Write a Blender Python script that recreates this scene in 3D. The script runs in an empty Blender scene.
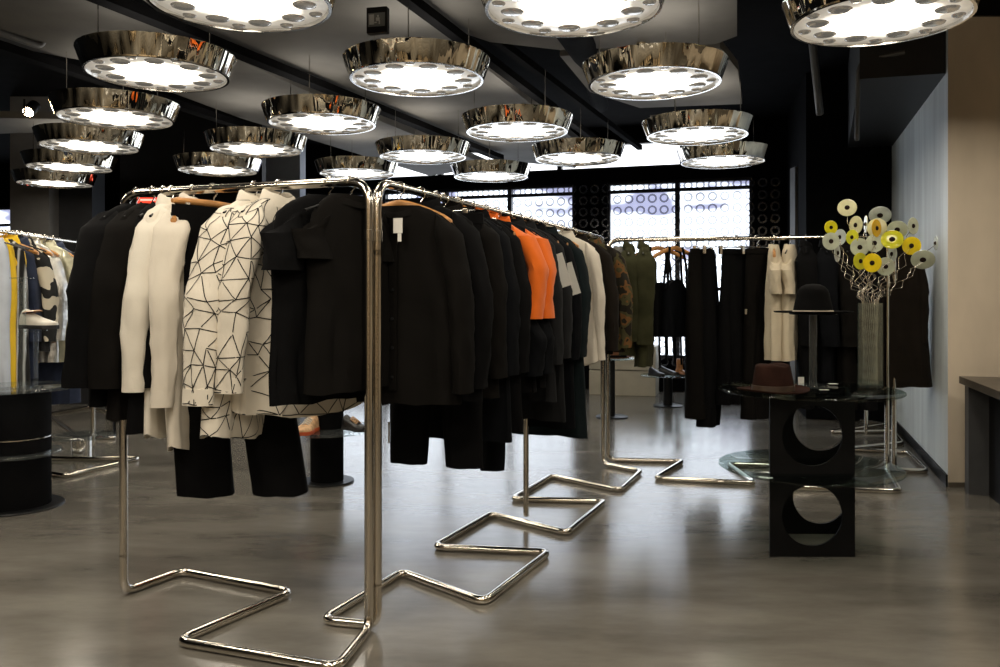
import bpy, bmesh, math, random
from mathutils import Vector, Matrix, noise

random.seed(7)
S = bpy.context.scene
C = S.collection
PI = math.pi
F, CX, HY, CAMZ = 820.0, 500.0, 297.0, 1.2      # focal length in pixels, principal column, horizon row, eye height


def at(px, py, d):
    return Vector(((px - CX) / F * d, d, CAMZ + (HY - py) / F * d))


def fl(px, py, z=0.0):
    d = (CAMZ - z) * F / (py - HY)
    return Vector(((px - CX) / F * d, d, z))


# ------------------------------------------------------------------ materials
MATS = {}


def nd(nt, t, **kw):
    n = nt.nodes.new(t)
    for k, v in kw.items():
        setattr(n, k, v)
    return n


def mat(name, col, rough=0.5, metal=0.0, var=0.0, scale=6.0, bump=0.0, bscale=60.0, emit=None, estr=0.0,
        trans=0.0, ior=1.45, alpha=1.0, spec=0.5, stretch=(1, 1, 1), sheen=0.0, coat=0.0, col2=None):
    if name in MATS:
        return MATS[name]
    m = bpy.data.materials.new(name)
    m.use_nodes = True
    nt = m.node_tree
    b = nt.nodes['Principled BSDF']
    b.inputs['Base Color'].default_value = (*col, 1)
    b.inputs['Roughness'].default_value = rough
    b.inputs['Metallic'].default_value = metal
    b.inputs['IOR'].default_value = ior
    b.inputs['Alpha'].default_value = alpha
    b.inputs['Specular IOR Level'].default_value = spec
    b.inputs['Transmission Weight'].default_value = trans
    b.inputs['Sheen Weight'].default_value = sheen
    b.inputs['Coat Weight'].default_value = coat
    if emit:
        b.inputs['Emission Color'].default_value = (*emit, 1)
        b.inputs['Emission Strength'].default_value = estr
    tc = nd(nt, 'ShaderNodeTexCoord')
    mp = nd(nt, 'ShaderNodeMapping')
    mp.inputs['Scale'].default_value = stretch
    nt.links.new(tc.outputs['Object'], mp.inputs['Vector'])
    nz = nd(nt, 'ShaderNodeTexNoise')
    nz.inputs['Scale'].default_value = scale
    nz.inputs['Detail'].default_value = 4
    nt.links.new(mp.outputs['Vector'], nz.inputs['Vector'])
    mx = nd(nt, 'ShaderNodeMix', data_type='RGBA')
    c2 = col2 if col2 else tuple(max(0, c * (1 - var)) for c in col)
    c1 = col if col2 else tuple(min(1, c * (1 + var * .6)) for c in col)
    mx.inputs[6].default_value = (*c2, 1)
    mx.inputs[7].default_value = (*c1, 1)
    rp = nd(nt, 'ShaderNodeMapRange')
    rp.inputs[1].default_value = .3
    rp.inputs[2].default_value = .7
    nt.links.new(nz.outputs['Fac'], rp.inputs[0])
    nt.links.new(rp.outputs[0], mx.inputs[0])
    if var > 0 or col2:
        nt.links.new(mx.outputs[2], b.inputs['Base Color'])
    if bump > 0:
        n2 = nd(nt, 'ShaderNodeTexNoise')
        n2.inputs['Scale'].default_value = bscale
        n2.inputs['Detail'].default_value = 3
        nt.links.new(mp.outputs['Vector'], n2.inputs['Vector'])
        bp = nd(nt, 'ShaderNodeBump')
        bp.inputs['Strength'].default_value = bump
        bp.inputs['Distance'].default_value = .01
        nt.links.new(n2.outputs['Fac'], bp.inputs['Height'])
        nt.links.new(bp.outputs['Normal'], b.inputs['Normal'])
    MATS[name] = m
    return m


def fabric(name, col, var=.15, sheen=.15, rough=.9, **kw):
    return mat(name, col, rough=rough, var=var, scale=9, bump=.07, bscale=160, sheen=sheen, spec=.08, **kw)


CHROME = mat('chrome_tube', (.78, .73, .65), rough=.15, metal=1, var=.04, scale=3)  # tan tint puts the warm light the tubes mirror into their colour
STEEL = mat('bright_steel', (.82, .80, .76), rough=.12, metal=1, var=.04)
SHADE = mat('lamp_chrome', (.86, .80, .68), rough=.04, metal=1, var=.05, scale=4)
LENSM = mat('lens_smoked_mirror', (.50, .46, .40), rough=.16, metal=.8, var=.1, emit=(1, .93, .8), estr=.10)
BLACKPAINT = mat('black_paint', (.006, .006, .0065), rough=.5, var=.3, spec=.2)
MATTE = mat('matte_black_paint', (.0055, .0055, .006), rough=.9, var=.3, spec=.04)
BLACKMETAL = mat('black_metal', (.007, .007, .0075), rough=.38, var=.25, spec=.3)
RAFT = mat('raft_grey', (.17, .162, .148), rough=.7, var=.4, scale=1.2, bump=.05, bscale=30, spec=.15)
WOOD = mat('hanger_wood', (.55, .26, .08), rough=.45, var=.4, scale=14, stretch=(1, 8, 8))


def thin_glass(name, tint, edge=.5, haze=.0, hcol=(.5, .6, .6)):
    m = bpy.data.materials.new(name)
    m.use_nodes = True
    nt = m.node_tree
    L = nt.links.new
    nt.nodes.remove(nt.nodes['Principled BSDF'])
    out = nt.nodes['Material Output']
    tr = nd(nt, 'ShaderNodeBsdfTransparent')
    tr.inputs[0].default_value = (*tint, 1)
    gl = nd(nt, 'ShaderNodeBsdfGlossy')
    gl.inputs['Roughness'].default_value = .03
    df = nd(nt, 'ShaderNodeBsdfDiffuse')
    df.inputs[0].default_value = (*hcol, 1)
    mx0 = nd(nt, 'ShaderNodeMixShader')
    mx0.inputs[0].default_value = haze
    L(tr.outputs[0], mx0.inputs[1])
    L(df.outputs[0], mx0.inputs[2])
    lw = nd(nt, 'ShaderNodeLayerWeight')
    lw.inputs['Blend'].default_value = .5
    pw = nd(nt, 'ShaderNodeMath', operation='POWER')
    L(lw.outputs['Facing'], pw.inputs[0])
    pw.inputs[1].default_value = 4
    ma = nd(nt, 'ShaderNodeMath', operation='MULTIPLY_ADD')
    L(pw.outputs[0], ma.inputs[0])
    ma.inputs[1].default_value = edge
    ma.inputs[2].default_value = .05
    mx = nd(nt, 'ShaderNodeMixShader')
    L(ma.outputs[0], mx.inputs[0])
    L(mx0.outputs[0], mx.inputs[1])
    L(gl.outputs[0], mx.inputs[2])
    L(mx.outputs[0], out.inputs['Surface'])
    return m


ACRYL = thin_glass('clear_acrylic', (.92, .95, .95), .7, .03, (.7, .75, .75))
GLASS = thin_glass('smoked_glass', (.72, .79, .77), .30, .0)
VASEG = thin_glass('vase_glass', (.90, .95, .95), .5, .025, (.4, .5, .5))
PLASTER = mat('beige_plaster', (.64, .55, .43), rough=.75, var=.18, scale=2.2, bump=.12, bscale=18, stretch=(1, 1, .5))
BACKP = mat('warm_plaster', (.62, .48, .31), rough=.8, var=.2, scale=1.5)
BLUEW = mat('blue_grey_plaster', (.82, .89, .92), rough=.5, var=.18, scale=5, stretch=(1.2, 1.2, .12), bump=.05, bscale=20)
GREYCOL = mat('grey_column_paint', (.16, .155, .15), rough=.6, var=.15)
PALECOL = mat('daylit_column_tone', (.34, .37, .42), rough=.6, var=.1)  # daylight falling on the column is put into this pale blue
WHITEC = mat('tag_card', (.78, .76, .70), rough=.7, var=.08)
BLK = fabric('black_cotton', (.0042, .0042, .0045), sheen=.0)
BLK2 = fabric('warm_black_wool', (.0062, .0055, .0048), sheen=.0)
BLK3 = fabric('blue_black_twill', (.0042, .0048, .006), sheen=.0)
CHAR = fabric('charcoal_wool', (.013, .0135, .0145), sheen=.02)
TEAL = fabric('dark_teal_wool', (.008, .013, .0145), sheen=.02)
BROWNB = fabric('brown_black_cloth', (.013, .010, .0075), sheen=.02)
CREAM = fabric('cream_cotton', (.70, .64, .54), var=.06, sheen=.1)
CREAM2 = fabric('ivory_cotton', (.74, .69, .59), var=.06, sheen=.1)
BEIGE = fabric('beige_jersey', (.60, .52, .38), var=.08)
ORANGE = fabric('bright_orange_cotton', (.85, .17, .02), var=.1)
OLIVE = fabric('olive_twill', (.045, .045, .022), var=.3, sheen=.02)
GREYT = fabric('grey_jersey', (.15, .15, .14), var=.15)
NAVY = fabric('navy_cloth', (.03, .04, .075), var=.3)
YELLOW = fabric('yellow_cloth', (.80, .52, .03), var=.1)
PALEBL = fabric('pale_blue_cloth', (.55, .60, .68), var=.1)
SILVER = mat('silver_foil_cloth', (.62, .60, .55), rough=.32, metal=.75, var=.3, scale=12, bump=.5, bscale=25)
SILVG = mat('olive_silver_cloth', (.52, .50, .36), rough=.4, metal=.6, var=.35, scale=10, bump=.5, bscale=25)
PINK = fabric('magenta_cloth', (.6, .03, .2))


def ramp_mat(name, stops, scale=7.0, rough=.9, tex='noise', stretch=(1, 1, 1)):
    m = bpy.data.materials.new(name)
    m.use_nodes = True
    nt = m.node_tree
    b = nt.nodes['Principled BSDF']
    b.inputs['Roughness'].default_value = rough
    b.inputs['Specular IOR Level'].default_value = .2
    tc = nd(nt, 'ShaderNodeTexCoord')
    mp = nd(nt, 'ShaderNodeMapping')
    mp.inputs['Scale'].default_value = stretch
    nt.links.new(tc.outputs['Object'], mp.inputs['Vector'])
    if tex == 'noise':
        t = nd(nt, 'ShaderNodeTexNoise')
        t.inputs['Scale'].default_value = scale
        t.inputs['Detail'].default_value = 1.5
    else:
        t = nd(nt, 'ShaderNodeTexWave')
        t.inputs['Scale'].default_value = scale
        t.inputs['Distortion'].default_value = .6
    nt.links.new(mp.outputs['Vector'], t.inputs['Vector'])
    r = nd(nt, 'ShaderNodeValToRGB')
    r.color_ramp.interpolation = 'CONSTANT' if tex == 'noise' else 'LINEAR'
    els = r.color_ramp.elements
    while len(els) < len(stops):
        els.new(.5)
    for e, (p, c) in zip(els, stops):
        e.position = p
        e.color = (*c, 1)
    nt.links.new(t.outputs['Fac'], r.inputs[0])
    nt.links.new(r.outputs[0], b.inputs['Base Color'])
    return m


CAMO = ramp_mat('camouflage_cloth', [(0, (.015, .012, .008)), (.42, (.07, .062, .026)), (.52, (.16, .075, .024)), (.60, (.02, .018, .012))], 11)
STRIPE = ramp_mat('sheer_stripe_cloth', [(0, (.012, .012, .012)), (.55, (.02, .02, .02)), (.86, (.3, .3, .29)), (1, (.5, .5, .5))], 9, tex='wave')
PATCH = ramp_mat('black_cream_knit', [(0, (.02, .02, .02)), (.53, (.60, .54, .42)), (.70, (.03, .03, .03))], 7)
TANL = mat('tan_leather', (.38, .17, .06), rough=.45, var=.25, scale=12)
BROWNF = mat('brown_felt', (.030, .013, .009), rough=.9, var=.35, scale=10, bump=.2, bscale=200, spec=.1)
BAND = mat('brown_ribbon', (.055, .034, .02), rough=.6, var=.3, scale=20)
BLACKF = mat('black_felt', (.004, .004, .004), rough=.9, var=.2, spec=.1)


PRINT = fabric('printed_cream_cotton', (.74, .68, .57), var=.06, sheen=.1)
INK = fabric('black_print_ink', (.008, .008, .008))


def lamp_mat():
    """ribbed glass lens lit by the bulb behind its middle: brightest at the centre of the diffuser"""
    m = bpy.data.materials.new('lamp_diffuser_glass')
    m.use_nodes = True
    nt = m.node_tree
    L = nt.links.new
    b = nt.nodes['Principled BSDF']
    b.inputs['Base Color'].default_value = (.75, .72, .66, 1)
    b.inputs['Roughness'].default_value = .15
    b.inputs['Metallic'].default_value = .3
    tc = nd(nt, 'ShaderNodeTexCoord')
    mp = nd(nt, 'ShaderNodeMapping')
    mp.inputs['Scale'].default_value = (1, 1, 0)
    L(tc.outputs['Object'], mp.inputs[0])
    ln = nd(nt, 'ShaderNodeVectorMath', operation='LENGTH')
    L(mp.outputs[0], ln.inputs[0])
    nz = nd(nt, 'ShaderNodeTexNoise')
    nz.inputs['Scale'].default_value = 14
    L(tc.outputs['Object'], nz.inputs['Vector'])
    ad = nd(nt, 'ShaderNodeMath', operation='MULTIPLY_ADD')
    L(nz.outputs['Fac'], ad.inputs[0])
    ad.inputs[1].default_value = .10
    L(ln.outputs['Value'], ad.inputs[2])
    r = nd(nt, 'ShaderNodeValToRGB')
    e = r.color_ramp.elements
    e[0].position = .10
    e[0].color = (1, 1, 1, 1)
    e[1].position = .44
    e[1].color = (.012, .012, .012, 1)
    for p, v in ((.20, .75), (.26, .14), (.30, .034), (.36, .02)):
        x = e.new(p)
        x.color = (v, v, v, 1)
    L(ad.outputs[0], r.inputs[0])
    ml = nd(nt, 'ShaderNodeMath', operation='MULTIPLY')
    L(r.outputs[0], ml.inputs[0])
    ml.inputs[1].default_value = 16.0
    b.inputs['Emission Color'].default_value = (1, .91, .76, 1)
    L(ml.outputs[0], b.inputs['Emission Strength'])
    return m


LAMPD = lamp_mat()


def floor_mat():
    m = bpy.data.materials.new('polished_concrete')
    m.use_nodes = True
    nt = m.node_tree
    L = nt.links.new
    b = nt.nodes['Principled BSDF']
    tc = nd(nt, 'ShaderNodeTexCoord')
    mp = nd(nt, 'ShaderNodeMapping')
    mp.inputs['Scale'].default_value = (.55, 1.6, 1)
    mp.inputs['Rotation'].default_value = (0, 0, .5)
    L(tc.outputs['Object'], mp.inputs[0])
    n1 = nd(nt, 'ShaderNodeTexNoise')
    n1.inputs['Scale'].default_value = 1.6
    n1.inputs['Detail'].default_value = 7
    n1.inputs['Roughness'].default_value = .62
    L(mp.outputs[0], n1.inputs['Vector'])
    r = nd(nt, 'ShaderNodeValToRGB')
    r.color_ramp.elements[0].position = .36
    r.color_ramp.elements[0].color = (.110, .101, .086, 1)
    r.color_ramp.elements[1].position = .66
    r.color_ramp.elements[1].color = (.205, .190, .162, 1)
    L(n1.outputs['Fac'], r.inputs[0])
    L(r.outputs[0], b.inputs['Base Color'])
    rr = nd(nt, 'ShaderNodeMapRange')
    rr.inputs[3].default_value = .12
    rr.inputs[4].default_value = .24
    L(n1.outputs['Fac'], rr.inputs[0])
    L(rr.outputs[0], b.inputs['Roughness'])
    b.inputs['Specular IOR Level'].default_value = .75
    n2 = nd(nt, 'ShaderNodeTexNoise')
    n2.inputs['Scale'].default_value = 130
    L(tc.outputs['Object'], n2.inputs['Vector'])
    bp = nd(nt, 'ShaderNodeBump')
    bp.inputs['Strength'].default_value = .06
    bp.inputs['Distance'].default_value = .004
    L(n2.outputs['Fac'], bp.inputs['Height'])
    L(bp.outputs[0], b.inputs['Normal'])
    return m


def pane_mat():
    """window pane glowing in place of daylight outside, a lilac band of the street across the top"""
    m = bpy.data.materials.new('daylight_glow_pane')
    m.use_nodes = True
    nt = m.node_tree
    L = nt.links.new
    b = nt.nodes['Principled BSDF']
    b.inputs['Base Color'].default_value = (.6, .6, .65, 1)
    b.inputs['Roughness'].default_value = .4
    tc = nd(nt, 'ShaderNodeTexCoord')
    mp = nd(nt, 'ShaderNodeMapping')
    mp.inputs['Scale'].default_value = (1.1, 1.1, 2.6)
    L(tc.outputs['Object'], mp.inputs[0])
    nz = nd(nt, 'ShaderNodeTexNoise')
    nz.inputs['Scale'].default_value = 1.0
    L(mp.outputs[0], nz.inputs['Vector'])
    r = nd(nt, 'ShaderNodeValToRGB')
    spz = nd(nt, 'ShaderNodeSeparateXYZ')
    L(tc.outputs['Object'], spz.inputs[0])
    mz = nd(nt, 'ShaderNodeMapRange')
    mz.inputs[1].default_value = 2.15
    mz.inputs[2].default_value = 2.35
    mz.inputs[3].default_value = .12
    mz.inputs[4].default_value = -.03
    L(spz.outputs[2], mz.inputs[0])
    adz = nd(nt, 'ShaderNodeMath', operation='ADD')
    L(nz.outputs['Fac'], adz.inputs[0])
    L(mz.outputs[0], adz.inputs[1])
    r.color_ramp.elements[0].position = .42
    r.color_ramp.elements[0].color = (.155, .165, .25, 1)
    r.color_ramp.elements[1].position = .52
    r.color_ramp.elements[1].color = (.82, .90, 1, 1)
    L(adz.outputs[0], r.inputs[0])
    L(r.outputs[0], b.inputs['Emission Color'])
    b.inputs['Emission Strength'].default_value = 3.2  # the pane itself emits the daylight, nothing shines behind it
    return m


# ------------------------------------------------------------------ mesh helpers
class MB:
    def __init__(s):
        s.v, s.f, s.uv, s.mi, s.rings = [], [], {}, 0, None

    def add(s, vs, fs, uvs=None):
        o = len(s.v)
        s.v += [tuple(v) for v in vs]
        for i, f in enumerate(fs):
            if uvs:
                s.uv[len(s.f)] = uvs[i]
            s.f.append(tuple(o + k for k in f))
        return s

    def box(s, lo, hi, M=None):
        x0, y0, z0 = lo
        x1, y1, z1 = hi
        vs = [Vector(p) for p in ((x0, y0, z0), (x1, y0, z0), (x1, y1, z0), (x0, y1, z0),
                                  (x0, y0, z1), (x1, y0, z1), (x1, y1, z1), (x0, y1, z1))]
        if M:
            vs = [M @ v for v in vs]
        return s.add(vs, [(0, 3, 2, 1), (4, 5, 6, 7), (0, 1, 5, 4), (1, 2, 6, 5), (2, 3, 7, 6), (3, 0, 4, 7)])

    def prism(s, poly, z0, z1):
        n = len(poly)
        vs = [(p[0], p[1], z0) for p in poly] + [(p[0], p[1], z1) for p in poly]
        fs = [tuple(range(n - 1, -1, -1)), tuple(range(n, 2 * n))]
        fs += [(i, (i + 1) % n, n + (i + 1) % n, n + i) for i in range(n)]
        return s.add(vs, fs)

    def loft(s, rings, cap0=False, cap1=False, uv=False):
        n = len(rings[0])
        s.rings = rings
        vs = [p for r in rings for p in r]
        fs, uvs = [], []
        for j in range(len(rings) - 1):
            for i in range(n):
                a, b2 = j * n + i, j * n + (i + 1) % n
                fs.append((a, b2, b2 + n, a + n))
        if uv:
            us = [0.0]
            mid = rings[len(rings) // 2]
            for i in range(n):
                us.append(us[-1] + (Vector(mid[(i + 1) % n]) - Vector(mid[i])).length)
            for j in range(len(rings) - 1):
                z0, z1 = Vector(rings[j][0]).z, Vector(rings[j + 1][0]).z
                for i in range(n):
                    uvs.append(((us[i], z0), (us[i + 1], z0), (us[i + 1], z1), (us[i], z1)))
        if cap0:
            fs.append(tuple(range(n - 1, -1, -1)))
            uvs.append(tuple((0, 0) for _ in range(n)))
        if cap1:
            o = (len(rings) - 1) * n
            fs.append(tuple(range(o, o + n)))
            uvs.append(tuple((0, 0) for _ in range(n)))
        return s.add(vs, fs, uvs if uv else None)

    def lathe(s, prof, seg=32, M=None, c=(0, 0, 0), caps=True):
        rings = []
        for r, z in prof:
            ring = []
            for i in range(seg):
                a = 2 * PI * i / seg
                p = Vector((c[0] + r * math.cos(a), c[1] + r * math.sin(a), c[2] + z))
                ring.append(M @ p if M else p)
            rings.append(ring)
        return s.loft(rings, cap0=caps and prof[0][0] > 1e-6, cap1=caps and prof[-1][0] > 1e-6)

    def tube(s, pts, r, seg=12, closed=False, caps=True):
        pts = [Vector(p) for p in pts]
        n = len(pts)
        T = []
        for i in range(n):
            a = pts[max(i - 1, 0)]
            b2 = pts[min(i + 1, n - 1)]
            d = b2 - a
            T.append(d.normalized() if d.length > 1e-9 else Vector((0, 0, 1)))
        up = Vector((0, 0, 1)) if abs(T[0].z) < .9 else Vector((1, 0, 0))
        nrm = T[0].cross(up).normalized()
        rings = []
        for i in range(n):
            nrm = (nrm - T[i] * nrm.dot(T[i])).normalized()
            bi = T[i].cross(nrm)
            rr = r[i] if isinstance(r, (list, tuple)) else r
            rings.append([pts[i] + rr * (math.cos(2 * PI * k / seg) * nrm + math.sin(2 * PI * k / seg) * bi) for k in range(seg)])
        return s.loft(rings, cap0=caps, cap1=caps)

    def build(s, name, m, parent=None, smooth=True, loc=None, bevel=0):
        me = bpy.data.meshes.new(name)
        me.from_pydata(s.v, [], s.f)
        if s.uv:
            ul = me.uv_layers.new(name='UVMap')
            for pi, p in enumerate(me.polygons):
                if pi in s.uv:
                    for li, uvc in zip(p.loop_indices, s.uv[pi]):
                        ul.data[li].uv = uvc
        me.update()
        bm = bmesh.new()
        bm.from_mesh(me)
        bmesh.ops.recalc_face_normals(bm, faces=bm.faces)
        bm.to_mesh(me)
        bm.free()
        me.materials.append(m)
        if s.mi:
            me.materials.append(INK)
            for p in me.polygons:
                if p.index >= s.mi:
                    p.material_index = 1
        o = bpy.data.objects.new(name, me)
        C.objects.link(o)
        if smooth:
            for p in me.polygons:
                p.use_smooth = True
            try:
                me.set_sharp_from_angle(angle=math.radians(42))
            except Exception:
                pass
        if bevel:
            md = o.modifiers.new('bevel', 'BEVEL')
            md.width = bevel
            md.segments = 2
        if parent:
            o.parent = parent
        if loc is not None:
            o.location = loc
        return o


def print_lines(mb, spacing, seed, w=.0034):
    """printed pattern of straight black lines meeting in star points, laid into the cloth surface of a loft"""
    from mathutils.geometry import delaunay_2d_cdt
    rings = [[Vector(p) for p in r] for r in mb.rings]
    n, M = len(rings[0]), len(rings)
    mid = rings[M // 2]
    us = [0.0]
    for i in range(n):
        us.append(us[-1] + (mid[(i + 1) % n] - mid[i]).length)
    vs = [sum(p.z for p in r) / n for r in rings]
    rd = random.Random(seed)
    U, v0, v1 = us[-1], vs[0], vs[-1]
    nu, nv = max(2, round(U / spacing)), max(2, round((v0 - v1) / spacing))
    pts = []
    for a in range(nu + 1):
        for b in range(nv + 1):
            u = U * (a + (.5 if b % 2 else 0) + rd.uniform(-.34, .34)) / nu
            v = v0 + (v1 - v0) * (b + rd.uniform(-.34, .34)) / nv
            pts.append(Vector((min(max(u, .001), U - .001), min(max(v, v1 + .001), v0 - .001))))
    es = delaunay_2d_cdt(pts, [], [], 0, 1e-5)
    vv, ee = es[0], es[1]

    def surf(u, v):
        i = 0
        while i < n - 1 and us[i + 1] < u:
            i += 1
        j = 0
        while j < M - 2 and vs[j + 1] > v:
            j += 1
        fu = (u - us[i]) / max(1e-9, us[i + 1] - us[i])
        fv = min(1, max(0, (vs[j] - v) / max(1e-9, vs[j] - vs[j + 1])))
        a, b, c, d = rings[j][i], rings[j][(i + 1) % n], rings[j + 1][(i + 1) % n], rings[j + 1][i]
        p = (a * (1 - fu) + b * fu) * (1 - fv) + (d * (1 - fu) + c * fu) * fv
        nr = (b - a + c - d).cross(d - a + c - b)
        ctr = sum(rings[j], Vector()) / n
        if nr.dot(p - ctr) < 0:
            nr = -nr
        return p, (nr.normalized() if nr.length > 1e-12 else Vector((0, 1, 0)))
    mb.mi = len(mb.f)
    for e in ee:
        A, B = vv[e[0]], vv[e[1]]
        L = (B - A).length
        if L > spacing * 2.1 or rd.random() < .16:
            continue
        K = max(2, int(L / .010))
        t0, t1 = rd.choice((0, 0, .0, .06)), rd.choice((1, 1, .9, 1))
        smp = [surf(*(A + (B - A) * (t0 + (t1 - t0) * k / K))) for k in range(K + 1)]
        q = []
        for k, (p, nr) in enumerate(smp):
            tg = smp[min(k + 1, K)][0] - smp[max(k - 1, 0)][0]
            sd = nr.cross(tg)
            if sd.length < 1e-9:
                sd = Vector((0, 0, 1))
            sd = sd.normalized() * w / 2
            q += [p + nr * .0014 + sd, p + nr * .0014 - sd]
        mb.add(q, [(2 * k, 2 * k + 1, 2 * k + 3, 2 * k + 2) for k in range(K)])
    return mb


def bend(pts, rad, steps=6):
    """round the corners of a polyline"""
    pts = [Vector(p) for p in pts]
    out = [pts[0]]
    for i in range(1, len(pts) - 1):
        a, b, c = pts[i - 1], pts[i], pts[i + 1]
        d0 = (a - b)
        d1 = (c - b)
        r = min(rad, d0.length * .48, d1.length * .48)
        p0 = b + d0.normalized() * r
        p1 = b + d1.normalized() * r
        for k in range(steps + 1):
            t = k / steps
            out.append((1 - t) ** 2 * p0 + 2 * t * (1 - t) * b + t * t * p1)
    out.append(pts[-1])
    return out


def tag(o, label=None, cat=None, group=None, kind=None):
    if label:
        o['label'] = label
    if cat:
        o['category'] = cat
    if group:
        o['group'] = group
    if kind:
        o['kind'] = kind
    return o


def thing(name, label, cat, loc=(0, 0, 0), rotz=0, group=None):
    o = bpy.data.objects.new(name, None)
    o.empty_display_size = .1
    C.objects.link(o)
    o.location = loc
    o.rotation_euler = (0, 0, rotz)
    return tag(o, label, cat, group)


def struct(name, mb, m, parent=None, smooth=False, bevel=0):
    o = mb.build(name, m, parent, smooth=smooth, bevel=bevel)
    o['kind'] = 'structure'
    return o


# ------------------------------------------------------------------ camera
cam = bpy.data.cameras.new('camera')
cam.sensor_width = 36
cam.lens = F / 1000 * 36
cam.shift_y = -(333.5 - HY) / 1000
co = bpy.data.objects.new('camera', cam)
C.objects.link(co)
co.location = (0, 0, CAMZ)
co.rotation_euler = (PI / 2, 0, 0)
S.camera = co

# ------------------------------------------------------------------ setting
ZC = 3.4
struct('floor', MB().box((-10, -3.2, -.1), (6, 15, 0)), floor_mat())
struct('ceiling', MB().box((-10, -3.2, ZC), (6, 15, ZC + .1)), MATTE)
struct('wall_left', MB().box((-10.1, -3.2, 0), (-10, 15, ZC)), BLACKPAINT)
struct('wall_front', MB().box((-10, -3.3, 0), (6, -3.2, ZC)), BACKP)
fp = MB()
fr_ = random.Random(11)
xx = -9.5
while xx < 4.2:
    ww = fr_.uniform(.12, .45)
    fp.box((xx, -3.2, 0), (xx + ww, -3.16, fr_.uniform(1.6, 2.9)))
    xx += ww + fr_.uniform(.12, .5)
struct('added_reflection_strips', fp, MATTE)  # unseen dark strips, added to give the lamp chrome streaky reflections
struct('wall_right_near', MB().box((4.6, -3.2, 0), (4.7, 5.2, ZC)), PLASTER)
# right wall: pale blue grey, running away from the pillar
uR = Vector((math.sin(math.radians(18.9)), math.cos(math.radians(18.9)), 0))
vR = Vector((uR.y, -uR.x, 0))
W0 = fl(948, 487)


def quadbox(p, q, depth, z0, z1):
    """upright slab from p to q (plan), thickened towards the side of vector depth"""
    p, q, dv = Vector(p).xy, Vector(q).xy, Vector(depth).xy
    return MB().prism([p, q, q + dv, p + dv], z0, z1)


W1 = W0 + uR * 4.2
struct('wall_right', quadbox(W0 + uR * .004, W1, Vector((.2, 0, 0)), 0, ZC), BLUEW)
struct('baseboard_right', quadbox(W0 - vR * .012, W1 - vR * .012, vR * .011, 0, .075), BLACKPAINT)
struct('wall_pillar', MB().prism([W0.xy, (4.65, W0.y), (4.65, W0.y + .5), (W0 + uR * .53 + vR * .03).xy], 0, 2.97), PLASTER)
struct('trim_1', MB().box((W0.x - .01, W0.y - .03, 2.97), (4.65, W0.y + .3, ZC)), BLACKPAINT)
struct('baseboard_pillar', MB().box((W0.x, W0.y - .012, 0), (4.65, W0.y - .001, .03)), mat('dark_skirting', (.10, .085, .065), rough=.5, var=.2))
DGREY = mat('soffit_grey', (.017, .0175, .0185), rough=.5, var=.2)
struct('trim_2', MB().prism([(2.36, 5.38), (2.86, 5.24), (3.72, 7.75), (3.33, 7.85)], 2.63, ZC), DGREY)
# black block wall closing the right side
bx0 = at(808, 297, 8.0)
struct('wall_alcove', MB().prism([(bx0.x, 8.05), (3.74, 7.80), (4.2, 9.6), (3.5, 10.0)], 0, ZC), MATTE)
struct('trim_3', MB().box((at(795, 0, 8.8).x, 8.8, 0), (at(806, 0, 8.8).x + .02, 8.95, 2.6)), GREYCOL)
# back wall with windows; p runs along it, B0 at p = 0
B0 = Vector((1.64, 10.6, 0))
bd = Vector((.957, -.29, 0)).normalized()
bn = Vector((bd.y, -bd.x, 0))          # towards the room
if bn.y > 0:
    bn = -bn
BM = Matrix(((bd.x, -bn.x, 0, B0.x), (bd.y, -bn.y, 0, B0.y), (0, 0, 1, 0), (0, 0, 0, 1)))   # x along wall, y away from the room
wb = MB()
ZS, ZT, ZU, ZV = .42, 2.69, 2.86, 3.22
W = [(-4.44, -.695), (-.258, 1.547)]
wb.box((-12.4, 0, 0), (3.2, .25, ZS), BM)
wb.box((-12.4, 0, ZV), (3.2, .25, ZC), BM)
wb.box((-12.4, 0, ZT), (3.2, .25, ZU), BM)
for a, b in ((-10.15, -4.44), (-.695, -.258), (1.547, 3.2)):
    wb.box((a, 0, ZS), (b, .25, ZT), BM)
for a, b in ((-12.4, -4.3), (.70, 3.2)):
    wb.box((a, 0, ZU), (b, .25, ZV), BM)
struct('wall_back', wb, MATTE)
PANE = pane_mat()


PANE2 = mat('daylight_glow_transom', (.6, .6, .62), emit=(.93, .96, 1), estr=2.2, var=.02)  # glows by itself, standing in for daylight through the transom


def window(n, p0, p1, z0, z1, mull, bars):
    r = thing('window_%d' % n, None, None)
    r['kind'] = 'structure'
    r.matrix_world = BM
    fr = MB()
    t = .035
    fr.box((p0, .04, z0), (p0 + t, .12, z1)).box((p1 - t, .04, z0), (p1, .12, z1))
    fr.box((p0 + t, .04, z0), (p1 - t, .12, z0 + t)).box((p0 + t, .04, z1 - t), (p1 - t, .12, z1))
    fr.build('window_frame', BLACKMETAL, r, smooth=False)
    for m in mull:
        MB().box((m - .03, .03, z0 + t), (m + .03, .12, z1 - t)).build('mullion', BLACKMETAL, r, smooth=False)
    for z in bars:
        MB().box((p0 + t, .05, z - .022), (p1 - t, .11, z + .022)).build('glazing_bar', BLACKMETAL, r, smooth=False)
    MB().box((p0 + .01, .13, z0 + .01), (p1 - .01, .15, z1 - .01)).build('window_pane', PANE2 if n == 3 else PANE, r, smooth=False)


window(1, W[0][0], W[0][1], ZS, ZT, (-3.45, -2.52, -1.59), (2.57, 1.3))
window(2, W[1][0], W[1][1], ZS, ZT, (.636,), (2.57, 1.3))
window(3, -4.3, .70, ZU, ZV, (-2.6, -.9), ())
window(4, -12.3, -10.15, ZS, 2.69, (), (2.4, 1.9))
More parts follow.
